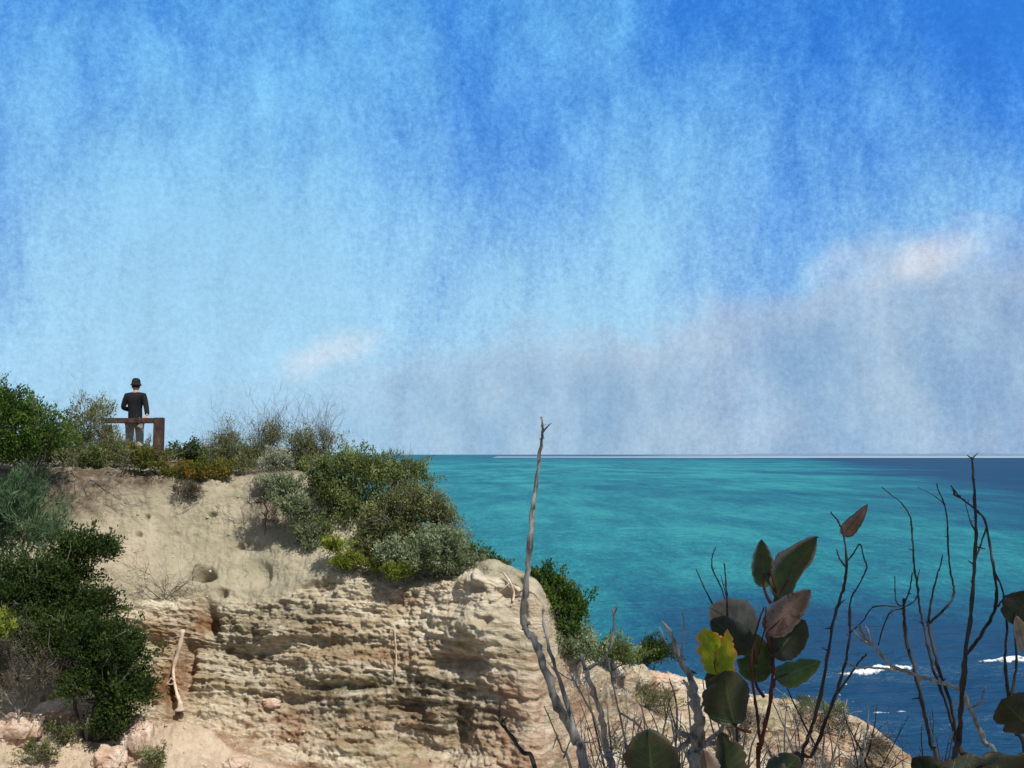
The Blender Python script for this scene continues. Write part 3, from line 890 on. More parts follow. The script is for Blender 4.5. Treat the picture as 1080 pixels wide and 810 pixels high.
# --- the trailing bush and the big ones
hp = hit(318, 560)
shrub('grey-green creeping bush trailing down the sandy slope', [(300, 515, 20, 12), (312, 538, 22, 18), (326, 562, 22, 16), (338, 580, 18, 12), (296, 528, 14, 14)], 16.9, (318, 565, 17.2), L_GREYGREEN,
      9500, 0.11, 0.06, 0.022, 0.6, 0.45, None, 40, 0.014, 20, 0.25)
shrub('tangle of brown dead twigs hanging beside the creeping bush', [(272, 536, 16, 16), (286, 552, 14, 18), (276, 518, 14, 8)], 17.1, (280, 545, 17.5), L_BROWN, 900, 0.12, 0.05, 0.012, 0.6, 0.2, None, 50, 0.014, 50, 0.28)
shrub('big round green shrub crowning the headland edge', [(372, 496, 36, 24), (402, 508, 38, 30), (352, 522, 30, 30), (338, 502, 18, 20), (430, 506, 22, 22), (385, 540, 40, 26), (360, 556, 26, 20)], 17.2, (380, 580, 17.5), L_MID,
      27000, 0.13, 0.052, 0.026, 0.9, 0.55, None, 60, 0.024, 24, 0.25, nclump=520)
shrub('olive shrub with pale leaf tips leaning out towards the sea', [(430, 536, 34, 26), (454, 545, 24, 22), (408, 560, 38, 28), (468, 556, 14, 14), (430, 570, 34, 20), (392, 576, 26, 18)], 16.6, (420, 592, 16.9), L_OLIVE,
      25000, 0.12, 0.05, 0.024, 0.9, 0.5, None, 54, 0.022, 30, 0.2, nclump=480)
shrub('dense grey-green shrub lowest on the headland top, above the pale rock', [(462, 576, 36, 22), (438, 590, 32, 20), (488, 592, 24, 15), (416, 588, 20, 18), (470, 598, 34, 12)], 15.9, (455, 615, 16.1), L_GREYGREEN,
      24000, 0.10, 0.045, 0.024, 0.9, 0.5, None, 44, 0.018, 14, 0.15, nclump=420)
shrub('bright lime ground shrub under the big round shrub', [(372, 594, 24, 9), (352, 578, 12, 12), (394, 600, 16, 8)], 16.1, (372, 612, 16.3), L_LIME, 5200, 0.08, 0.05, 0.022, 0.9, 0.5, None, 14, 0.01)
shrub('small lime shrub in the middle of the rock edge', [(428, 602, 12, 9), (414, 606, 10, 6)], 15.7, (426, 616, 15.9), L_LIME, 2400, 0.07, 0.05, 0.022, 0.9, 0.5, None, 10, 0.01)
shrub('low bright green shrub beyond the pale rock nose', [(506, 592, 16, 8), (524, 598, 10, 6), (492, 590, 8, 8)], 16.2, (506, 604, 16.3), L_BRIGHT, 3000, 0.09, 0.05, 0.024, 0.9, 0.5, None, 12, 0.01)
shrub('glossy green shrub clinging behind the nose of the headland', [(588, 632, 24, 22), (604, 646, 18, 20), (574, 612, 20, 10), (602, 664, 18, 14)], 15.7, (590, 690, 15.9), L_BRIGHT, 10500, 0.12, 0.055, 0.028, 0.9, 0.5,
      None, 30, 0.018)
shrub('shaded grey-green shrub below the glossy shrub behind the dead stem', [(600, 680, 24, 18), (618, 690, 18, 12), (588, 668, 14, 14)], 15.6, (602, 706, 15.9), L_GREYGREEN, 6500, 0.12, 0.05, 0.024, 0.9, 0.5, None, 24, 0.016)
shrub('low olive shrub in the saddle between both rock faces', [(646, 690, 26, 12), (628, 692, 18, 13), (664, 696, 18, 9)], 17.2, (645, 708, 17.4), L_MID, 7000, 0.1, 0.05, 0.022, 0.9, 0.5, None, 16, 0.012)
shrub('small dark round bush standing alone on the farther ridge against the water', [(692, 690, 20, 13), (678, 697, 13, 9)], 19.6, (690, 708, 19.7), L_DEEP, 5200, 0.1, 0.05, 0.026, 0.9, 0.5, None, 16, 0.012)
shrub('grey dead-looking bush covering the middle of the farther ridge', [(655, 736, 28, 17), (688, 742, 24, 15)], 18.2, (668, 755, 18.9), L_OLIVE, 3800, 0.1, 0.045, 0.016, 0.6, 0.4, None, 36, 0.01, 40, 0.2)
shrub('dry grey scrub on the last slope of the ridge above the water', [(885, 772, 30, 14), (855, 762, 20, 9), (925, 790, 18, 14)], 20.0, (885, 790, 20.2), L_BROWN, 4200, 0.12, 0.05, 0.014, 0.6, 0.5, None, 46, 0.01, 60, 0.25)
shrub('pale grey brush half way along the farther ridge behind the leafy plant', [(790, 765, 26, 12), (760, 752, 18, 9)], 20.0, (780, 780, 20.2), L_BROWN, 2600, 0.12, 0.05, 0.014, 0.6, 0.5, None, 36, 0.01, 40, 0.25)
shrub('thin dark scrub at the waterside tip of the headland', [(850, 745, 26, 6), (880, 750, 16, 6)], 21.6, (860, 756, 21.7), L_OLIVE, 2200, 0.1, 0.05, 0.02, 0.8, 0.5, None, 16, 0.01)
for (px, py, rx, ry, lab) in [(70, 775, 14, 9, 'small green tuft on the pink rubble below the dark bushes'), (40, 795, 20, 12, 'dark scrubby tuft on the lowest rubble'),
                              (160, 802, 14, 9, 'grey-green tuft at the foot of the white boulder'), (200, 519, 16, 8, 'brown dry tuft on the top of the sand slope')]:
    h = hit(px, py + ry * 0.6)
    shrub(lab, [(px, py, rx, ry)], h.y - 0.12, (px, py + ry, h.y), L_OLIVE if 'brown' not in lab else L_BROWN, 1300, 0.09, 0.045, 0.016, 0.6, 0.4, None, 14, 0.008, 14, 0.15, name='shrub_tuft', cat='tuft',
          group='tufts on the slopes')


# ------------------------------------------------------------------ dead wood on the cliff
def dead_bush(label, px, py, hgt_px, d, n, mat, spread=0.6, lean=(0, 0), r=0.012):
    b = hit(px, py)
    b = b + Vector((0, 0.05, -0.05))
    root = empty('dead_bush', b, label, 'dead bush', 'dead bushes on the cliff')
    H = hgt_px * b.y / 1000
    mb = tw = MB()
    for k in range(n):
        dv = np.array([RNG.normal() * spread + lean[0], -0.25 + RNG.normal() * 0.25, (0.5 + 0.6 * RNG.random()) * (1 if lean[1] >= 0 else -1)])
        e = np.array(b) + dv * H * (0.6 + 0.5 * RNG.random())
        pts = limb(mb, b, e, r, r * 0.35, 0.3, 5, 7)
        for q in range(5):
            s = pts[RNG.integers(2, 7)]
            e2 = s + (dv * 0.35 + RNG.normal(size=3) * 0.3) * H
            p2 = limb(tw, s, e2, r * 0.45, r * 0.15, 0.3, 4, 5)
            for q2 in range(2):
                s3 = p2[RNG.integers(1, 5)]
                limb(tw, s3, s3 + (dv * 0.2 + RNG.normal(size=3) * 0.2) * H, r * 0.25, r * 0.1, 0.3, 3, 4)
    put_under(mb.build('trunk', mat), root)


dead_bush('grey dead bush hanging over the rim under the person', 126, 500, 44, 18.2, 7, M_WOOD_GREY, 0.35, (0.0, -1), 0.016)
dead_bush('grey dead bush standing up at the rim in front of the rail', 128, 500, 36, 18.2, 6, M_WOOD_GREY, 0.7, (0.5, 1), 0.014)
dead_bush('wispy dead bush on the shelf at the bottom of the sand slope', 172, 632, 34, 17, 11, M_WOOD_GREY, 0.8, (0, 1), 0.009)
dead_bush('dark dead twigs on the sand slope below the rust shrub', 214, 524, 26, 18, 9, M_WOOD_GREY, 1.0, (0, -1), 0.009)
dead_bush('spiky dead bush on the lower shaded rim at the edge', 60, 530, 30, 17, 9, M_WOOD_GREY, 0.9, (0, 1), 0.01)
dead_bush('bleached dead bush on the crest of the farther ridge', 760, 736, 30, 20, 9, M_WOOD_GREY, 0.7, (0, 1), 0.01)
dead_bush('bleached dead bush low on the farther rock face', 650, 790, 44, 17, 10, M_WOOD_GREY, 0.8, (0, 1), 0.012)


for (px, py, lab) in [(24, 508, 'bare roots hanging from the shaded rim nearest the photo edge'), (72, 506, 'bare roots hanging from the shaded rim under the bright green shrub'), (98, 504, 'bare roots hanging from the rim close to the dead bush under the person')]:
    dead_bush(lab, px, py, 40, 18, 9, M_WOOD_GREY, 0.9, (0, -1), 0.011)


def on_cliff(pts, off=0.05):
    out = []
    for (px, py) in pts:
        h = hit(px, py)
        out.append(h - ray(px, py) * off)
    return out


def cliff_stick(name, pts, rad, label, mat, cat, off=0.05, seg=7):
    q = on_cliff(pts, off)
    ys = [v.y for v in q]
    q = [P(pp[0], pp[1], min(v.y, sum(ys) / len(ys) + 0.05)) for pp, v in zip(pts, q)]
    pp, rr = smooth_path(q, rad, 4)
    root = empty(name, q[-1], label, cat)
    mb = MB(); mb.tube(pp, rr * (1 + 0.12 * RNG.normal(size=len(rr))), seg, 0.5, 0.08)
    tb = mb
    for k in range(4):
        s = pp[RNG.integers(2, len(pp) - 2)]
        limb(tb, s, s + np.array([RNG.normal() * 0.12, -0.03, RNG.normal() * 0.1]), rr.mean() * 0.4, rr.mean() * 0.15, 0.3, 4, 4)
    put_under(mb.build('stem', mat), root)
    return root


cliff_stick('exposed_root', [(193, 664), (190, 680), (186, 694), (183, 706), (184, 720), (187, 732), (190, 742), (190, 750)], [0.035, 0.04, 0.034, 0.03, 0.024, 0.026, 0.04, 0.07],
            'pale pink root running down the brown hollow to the sand', M_ROOT, 'root', 0.12)
cliff_stick('exposed_root', [(416, 660), (417, 676), (418, 692), (418, 712)], [0.008, 0.011, 0.013, 0.014], 'thin white root dangling straight down the middle of the rock face', M_ROOT, 'root', 0.1)
cliff_stick('bleached_stick', [(385, 705), (398, 706), (414, 708)], [0.014, 0.018, 0.014], 'short white stick lying level on a rock ledge', M_ROOT, 'stick', 0.08)
cliff_stick('bleached_stick', [(531, 604), (538, 614), (542, 626), (541, 634)], [0.016, 0.02, 0.02, 0.016], 'bent pale stick on the nose of the headland', M_ROOT, 'stick', 0.08)

# ------------------------------------------------------------------ loose rocks
mr, t = new_mat('loose_rock')
geo = t.n('ShaderNodeNewGeometry'); p = geo.outputs['Position']
ra, rb = t.noise(p, 3.0, 6, 0.65, 0.4), t.noise(p, 14.0, 5, 0.7)
cr = t.mix(t.ss(ra, 0.35, 0.65), (0.50, 0.33, 0.24), (0.66, 0.56, 0.46))
cr = t.mix(t.math('MULTIPLY', t.ss(rb, 0.52, 0.7), 0.6), cr, (0.28, 0.19, 0.13))
finish(mr, t, cr, 0.92, t.bump(rb, 0.8, 0.06), 0.12)


def rock(px, py, rx, ry, label, dz=0.0):
    h = hit(px, py + ry * 0.5)
    s = h.y / 1000
    bm = bmesh.new()
    bmesh.ops.create_icosphere(bm, subdivisions=5, radius=1)
    V = np.array([v.co[:] for v in bm.verts])
    sd = RNG.random() * 50
    blk = np.sign(V) * np.abs(V)**0.75
    d = 1 + 0.35 * fbm(V[:, 0] * 1.2 + sd, V[:, 1] * 1.2, V[:, 2] * 1.2, 4) + 0.10 * fbm(V[:, 0] * 6 + sd, V[:, 1] * 6, V[:, 2] * 9, 3)
    W = blk * d[:, None] * np.array([rx * s, 0.8 * (rx + ry) / 2 * s, ry * s])
    for v, c_ in zip(bm.verts, W): v.co = c_
    me = bpy.data.meshes.new('rock'); bm.to_mesh(me); bm.free()
    for pl in me.polygons: pl.use_smooth = True
    me.materials.append(mr)
    o = bpy.data.objects.new('rock', me)
    c_ = P(px, py, h.y - 0.05)
    o.location = c_
    COL.objects.link(o)
    tag(o, label, 'rock', 'loose rocks at the cliff foot')


rock(144, 783, 14, 24, 'upright white and pink boulder beside the sand fan')
rock(96, 768, 24, 10, 'pink slab of rubble under the tall dark bush')
rock(62, 752, 22, 11, 'rounded pinkish boulder under the dull twiggy bush')
rock(18, 770, 22, 16, 'pink boulder in the lowest corner of the rubble')
rock(116, 800, 16, 12, 'crumbling pink rock just in front of the white boulder')
rock(286, 742, 9, 5, 'small pale block resting on a ledge of the rock face')
rock(700, 722, 15, 11, 'brown boulder on the crest of the farther ridge')
rock(250, 806, 12, 6, 'flat pale stone on the sand fan')


# clods and gravel fallen onto the sand and rubble: nobody could count them
bm = bmesh.new(); bmesh.ops.create_icosphere(bm, subdivisions=2, radius=1)
IV = np.array([v.co[:] for v in bm.verts]); IF = np.array([[v.index for v in f.verts] for f in bm.faces]); bm.free()
mb = MB()
zones = [(0, 140, 760, 810, 170), (150, 390, 765, 810, 150), (120, 330, 520, 640, 60), (110, 560, 632, 640, 40), (620, 900, 720, 800, 160), (330, 540, 600, 640, 60)]
for x0, x1, y0, y1, nn_ in zones:
    for q in range(nn_):
        h = hit(RNG.uniform(x0, x1), RNG.uniform(y0, y1))
        r_ = 0.008 + 0.030 * RNG.random()**4
        Vq = IV * (1 + 0.35 * fbm(IV[:, 0] * 1.3 + q, IV[:, 1] * 1.3, IV[:, 2] * 1.3, 2))[:, None] * r_ * np.array([1, .8, RNG.uniform(.5, .9)])
        a_ = RNG.random() * 6.28
        Vq = Vq @ np.array([[math.cos(a_), math.sin(a_), 0], [-math.sin(a_), math.cos(a_), 0], [0, 0, 1]])
        mb.add(Vq + np.array(h) + np.array([0, -r_ * 0.2, r_ * 0.2]), IF, RNG.random())
mg, t = new_mat('gravel_clods')
gvar = t.attr('var')
finish(mg, t, t.mix(gvar, (0.36, 0.30, 0.21), (0.52, 0.43, 0.32)), 0.95, None, 0.1)
gv_ = mb.build('gravel', mg)
tag(gv_, 'scattered pale clods and gravel on the sand and rubble', 'gravel', kind='stuff')


# ------------------------------------------------------------------ timber railing and person
mtim, t = new_mat('red_brown_timber')
geo = t.n('ShaderNodeNewGeometry'); p = geo.outputs['Position']
x, y, z = t.sepxyz(p)
g1 = t.noise(t.comb(t.math('MULTIPLY', x, 0.3), y, t.math('MULTIPLY', z, 0.3)), 30, 5, 0.6, 0.5)
finish(mtim, t, t.mix(t.ss(g1, 0.3, 0.7), (0.032, 0.020, 0.018), (0.095, 0.050, 0.042)), 0.8, t.bump(g1, 0.4, 0.01), 0.2)


def box_bm(size, bevel=0.012, seg=2):
    bm = bmesh.new()
    bmesh.ops.create_cube(bm, size=1)
    for v in bm.verts: v.co = Vector((v.co.x * size[0], v.co.y * size[1], v.co.z * size[2]))
    bmesh.ops.bevel(bm, geom=bm.edges[:], offset=bevel, segments=seg, affect='EDGES')
    return bm


def bm_obj(name, bm, mat, parent, loc, rot=(0, 0, 0)):
    me = bpy.data.meshes.new(name); bm.to_mesh(me); bm.free()
    me.materials.append(mat)
    o = bpy.data.objects.new(name, me)
    COL.objects.link(o)
    o.parent = parent; o.location = loc; o.rotation_euler = rot
    return o


RY = 19.75
xl, xr = P(113, 440, RY).x, P(168, 440, RY).x
zt = P(140, 440.5, RY).z
gz = ground(xr, RY)
rl = empty('timber_railing', ((xl + xr) / 2, RY, gz), 'red-brown timber rail on two stout posts that the person leans on', 'railing')
hh = zt - gz
bm_obj('post', box_bm((0.18, 0.18, hh + 0.3)), mtim, rl, ((xr - xl) / 2, 0, hh / 2 - 0.15))
bm_obj('post', box_bm((0.16, 0.18, hh + 0.15)), mtim, rl, (-(xr - xl) / 2, 0.004, hh / 2 - 0.225))
bm_obj('rail', box_bm((xr - xl + 0.02, 0.13, 0.11)), mtim, rl, (-0.09 - 0.01, 0.0, hh - 0.062))


def plain(name, col, rough=0.8, var=0.25, scale=30):
    m, t = new_mat(name)
    tcn = t.n('ShaderNodeTexCoord')
    n_ = t.noise(tcn.outputs['Object'], scale, 4, 0.6)
    c_ = t.mix(t.ss(n_, 0.3, 0.7), tuple(v * (1 - var) for v in col), tuple(v * (1 + var) for v in col))
    return finish(m, t, c_, rough, t.bump(n_, 0.3, 0.01), 0.25)


m_skin = plain('skin', (0.46, 0.27, 0.19), 0.55, 0.08)
m_jacket = plain('dark_jacket', (0.009, 0.009, 0.011), 0.9, 0.3)
m_trouser = plain('grey_trousers', (0.32, 0.31, 0.27), 0.9, 0.2)
m_hat = plain('black_hat', (0.012, 0.012, 0.013), 0.85, 0.2)
m_hair = plain('dark_hair', (0.02, 0.014, 0.01), 0.6, 0.3, 80)
m_shoe = plain('dark_shoes', (0.02, 0.018, 0.016), 0.6, 0.2)
m_scarf = plain('pale_collar', (0.55, 0.52, 0.47), 0.85, 0.1)
m_pack = plain('grey_green_bag', (0.075, 0.085, 0.070), 0.85, 0.25)


def skinned(joints, edges, root=0, sub=2):
    """joints: (x,y,z,rx,ry); returns an evaluated mesh"""
    bm = bmesh.new()
    lay = bm.verts.layers.skin.verify()
    vs = []
    for k, q in enumerate(joints):
        v = bm.verts.new(q[:3]); v[lay].radius = (q[3], q[4] if len(q) > 4 else q[3]); v[lay].use_root = (k == root)
        vs.append(v)
    for a, b in edges: bm.edges.new((vs[a], vs[b]))
    me = bpy.data.meshes.new('tmp'); bm.to_mesh(me); bm.free()
    o = bpy.data.objects.new('tmp', me); COL.objects.link(o)
    o.modifiers.new('skin', 'SKIN').use_smooth_shade = True
    sb = o.modifiers.new('sub', 'SUBSURF'); sb.levels = sub; sb.render_levels = sub
    dg = bpy.context.evaluated_depsgraph_get(); dg.update()
    out = bpy.data.meshes.new_from_object(o.evaluated_get(dg))
    bpy.data.objects.remove(o)
    return out


def join_meshes(ms):
    bm = bmesh.new()
    for m in ms: bm.from_mesh(m)
    out = bpy.data.meshes.new('body'); bm.to_mesh(out); bm.free()
    for pl in out.polygons: pl.use_smooth = True
    return out


def me_obj(name, me, mat, parent):
    me.materials.clear(); me.materials.append(mat); me.name = name
    for pl in me.polygons: pl.use_smooth = True
    o = bpy.data.objects.new(name, me); COL.objects.link(o); o.parent = parent
    return o


pp = P(141, 480, 20.02)
pg = ground(pp.x, pp.y)
rh = zt - pg                                  # height of the rail top above the person's feet
# body: head, neck, trunk, arms, legs in one skin; the person faces away (+y)
J = [(0, 0, .95, .12, .09), (0, .005, 1.10, .11, .08), (0, 0, 1.27, .115, .08), (0, -.005, 1.40, .10, .06), (0, 0, 1.50, .06, .06), (0, .015, 1.57, .055, .058),   # 0-5 trunk, neck
     (.165, -.005, 1.40, .04), (.262, -.07, 1.20, .042), (.325, -.15, rh + .10, .033), (.335, -.21, rh + .045, .034, .02),                                     # 6-9 right arm
     (-.165, -.005, 1.40, .04), (-.258, .0, 1.17, .042), (-.15, .20, 1.13, .034), (-.10, .27, 1.15, .034, .02),                                                 # 10-13 left arm
     (.095, 0, .85, .055), (.115, .015, .48, .05), (.12, -.01, .10, .042), (.125, .11, .045, .04, .03),                                                          # 14-17 right leg
     (-.095, 0, .85, .055), (-.125, .07, .48, .05), (-.11, .02, .10, .042), (-.12, .14, .045, .04, .03)]
E = [(0, 1), (1, 2), (2, 3), (3, 4), (4, 5), (3, 6), (6, 7), (7, 8), (8, 9), (3, 10), (10, 11), (11, 12), (12, 13), (0, 14), (14, 15), (15, 16), (16, 17), (0, 18), (18, 19), (19, 20), (20, 21)]
person = empty('person', (pp.x, pp.y, pg), 'person in a black jacket, hat and grey trousers standing with one hand on the rail', 'person')
pieces = [skinned(J, E)]
# head: an egg with brow, nose, chin and ears
bm = bmesh.new(); bmesh.ops.create_uvsphere(bm, u_segments=32, v_segments=24, radius=1)
for v in bm.verts:
    a, b, c_ = v.co
    jaw = 1 - 0.28 * max(0, -c_) * (1 if b > -0.2 else 0.5)
    nose = 0.20 * math.exp(-((a / 0.16)**2 + ((c_ + 0.15) / 0.22)**2)) if b > 0 else 0
    eye = -0.06 * (math.exp(-(((a - 0.38) / 0.16)**2 + ((c_ - 0.05) / 0.12)**2)) + math.exp(-(((a + 0.38) / 0.16)**2 + ((c_ - 0.05) / 0.12)**2))) if b > 0 else 0
    mouth = -0.03 * math.exp(-((a / 0.3)**2 + ((c_ + 0.48) / 0.05)**2)) if b > 0 else 0
    v.co = Vector((a * 0.076 * jaw, (b + nose + eye + mouth) * 0.097, c_ * 0.118)) + Vector((0, .025, 1.640))
hm = bpy.data.meshes.new('head'); bm.to_mesh(hm); bm.free(); pieces.append(hm)
for s in (-1, 1):
    bm = bmesh.new(); bmesh.ops.create_uvsphere(bm, u_segments=12, v_segments=8, radius=1)
    for v in bm.verts: v.co = Vector((v.co.x * .012 + s * .079, v.co.y * .022 + .015, v.co.z * .033 + 1.630))
    em = bpy.data.meshes.new('ear'); bm.to_mesh(em); bm.free(); pieces.append(em)


def fingers(wrist, dirv, side, curl, n_spread=0.017):
    wv, dv, sv = Vector(wrist), Vector(dirv).normalized(), Vector(side).normalized()
    cv = Vector(curl).normalized()
    for k, ln in enumerate((0.066, 0.076, 0.071, 0.056)):
        b0 = wv + sv * (k - 1.5) * n_spread
        p1 = b0 + dv * ln * 0.45 + cv * ln * 0.12
        p2 = p1 + dv * ln * 0.25 + cv * ln * 0.3
        p3 = p2 + cv * ln * 0.32
        pieces.append(skinned([(*b0, .010), (*p1, .009), (*p2, .0085), (*p3, .007)], [(0, 1), (1, 2), (2, 3)], 0, 1))
    b0 = wv - dv * 0.035 - sv * 0.026
    p1 = b0 - sv * 0.022 + dv * 0.02 + cv * .012; p2 = p1 + dv * 0.028 + cv * 0.012
    pieces.append(skinned([(*b0, .012), (*p1, .010), (*p2, .008)], [(0, 1), (1, 2)], 0, 1))


fingers((.337, -.235, rh + .040), (0.05, -1, -.15), (1, 0.05, 0), (0, -.25, -1))
fingers((-.085, .30, 1.15), (.5, .6, .1), (0, 0, 1), (.8, -.4, 0))
me_obj('body', join_meshes(pieces), m_skin, person)
jk = [(.01, 0, .84, .176, .14), (.005, .005, 1.08, .150, .118), (0, 0, 1.27, .158, .12), (0, -.005, 1.42, .158, .112), (0, 0, 1.525, .085, .085),
      (.180, -.005, 1.435, .070), (.262, -.07, 1.20, .058), (.336, -.19, rh + .055, .05), (-.180, -.005, 1.435, .070), (-.258, .0, 1.17, .058), (-.12, .25, 1.14, .05)]
me_obj('jacket', skinned(jk, [(0, 1), (1, 2), (2, 3), (3, 4), (3, 5), (5, 6), (6, 7), (3, 8), (8, 9), (9, 10)]), m_jacket, person)
trj = [(0, 0, .95, .16, .125), (.10, 0, .85, .105), (.115, .015, .48, .082), (.12, -.01, .13, .070), (-.10, 0, .85, .105), (-.125, .07, .48, .080), (-.11, .02, .13, .070)]
me_obj('trousers', skinned(trj, [(0, 1), (1, 2), (2, 3), (0, 4), (4, 5), (5, 6)]), m_trouser, person)
for s, yo in ((.122, 0), (-.117, .03)):
    me_obj('shoe', skinned([(s, -.03 + yo, .05, .05, .05), (s, .05 + yo, .045, .052, .045), (s + .005, .17 + yo, .035, .045, .03)], [(0, 1), (1, 2)], 0), m_shoe, person)
bm = bmesh.new(); bmesh.ops.create_uvsphere(bm, u_segments=24, v_segments=16, radius=1)
for v in bm.verts:
    v.co = Vector((v.co.x * .083, v.co.y * .104 - .008, v.co.z * .115)) + Vector((0, .018, 1.653))
    if v.co.y > .07 and v.co.z < 1.705: v.co.y = .07
    if v.co.z < 1.605: v.co.z = 1.605
me = bpy.data.meshes.new('hair'); bm.to_mesh(me); bm.free(); me_obj('hair', me, m_hair, person)
# hat: domed crown with a short brim
prof = [(0.0, .155), (.04, .152), (.072, .138), (.093, .108), (.101, .065), (.104, .03), (.116, .010), (.130, -.008), (.131, -.015), (.116, .0), (.098, .012), (.0, .014)]
V, Fq = [], []
for k, (r_, z_) in enumerate(prof):
    for a in range(28):
        th = a / 28 * 2 * math.pi
        dent = -.012 * math.exp(-(math.sin(th) / 0.35)**2) if k < 3 else 0
        V.append((r_ * math.cos(th) * .85, r_ * math.sin(th) * 1.02 + .015, 1.672 + z_ * 0.92 + dent - (.006 if math.sin(th) > .5 and r_ > .11 else 0)))
for k in range(len(prof) - 1):
    for a in range(28): Fq.append((k * 28 + a, k * 28 + (a + 1) % 28, (k + 1) * 28 + (a + 1) % 28, (k + 1) * 28 + a))
ho = mesh_np('hat', V, np.array(Fq), m_hat, True); ho.parent = person



# ------------------------------------------------------------------ foreground plants, rooted in the near clifftop
def near_stem(name, root_px, depth, branches, mat, label, cat, group=None, wob=0.02, leaves=()):
    """branches: first one is the main stem; each is (points[(px,py,(ddepth))...], r_px start, r_px end)"""
    p0 = branches[0][0][0]
    b = P(p0[0], p0[1], depth)
    g = Vector((b.x + (root_px - p0[0]) * 0.001 * depth, b.y + 0.10, -1.55))
    g.z = ground(g.x, g.y, 1.0) if abs(ground(g.x, g.y, 1.0) + 1.5) < 0.4 else -1.5
    root = empty(name, g, label, cat, group)
    s = depth / 1000
    for k, (pts, ra_, rb_) in enumerate(branches):
        q, n = [], len(pts)
        d0 = depth + RNG.normal() * 0.02
        for m_i, a in enumerate(pts):
            dd = d0 + (a[2] if len(a) > 2 else wob * math.sin(m_i * 1.7 + k))
            if k > 0 and m_i == 0: dd = depth
            q.append(P(a[0], a[1], dd))
        ra_, rb_ = ra_ * 0.55, rb_ * 0.58
        rad = list(np.linspace(ra_, rb_, n) * s)
        if k == 0:
            q = [g + Vector((0, 0, -0.05)), g.lerp(q[0], 0.5) + Vector((0.01, 0.02, 0))] + q
            rad = [ra_ * s * 1.25, ra_ * s * 1.1] + rad
        sp, sr = smooth_path(q, rad, 6)
        ln = np.linspace(0, 1, len(sr))
        jit = RNG.normal(size=(len(sp), 3)) * sr[:, None] * 0.22
        sp = sp + jit
        sr = sr * (1 + 0.16 * RNG.normal(size=len(sr)).clip(-1, 2))
        mb = MB()
        mb.tube(sp, sr, 9 if ra_ > 2.2 else 7, RNG.random(), 0.06)
        # knots and snapped side stubs
        ns = max(1, len(sp) // 9)
        for q_ in range(ns):
            m_i = RNG.integers(len(sp) // 3, len(sp) - 1)
            dv = RNG.normal(size=3) + np.array([0, 0, 0.7]); dv /= np.linalg.norm(dv)
            L = sr[m_i] * RNG.uniform(2.2, 5.5)
            mb.tube([sp[m_i] - dv * sr[m_i] * 0.4, sp[m_i] + dv * L * 0.5, sp[m_i] + dv * L], [sr[m_i] * 0.55, sr[m_i] * 0.42, sr[m_i] * 0.22], 5)
        o = mb.build('stem' if k == 0 else 'branch', mat); put_under(o, root)
    return root


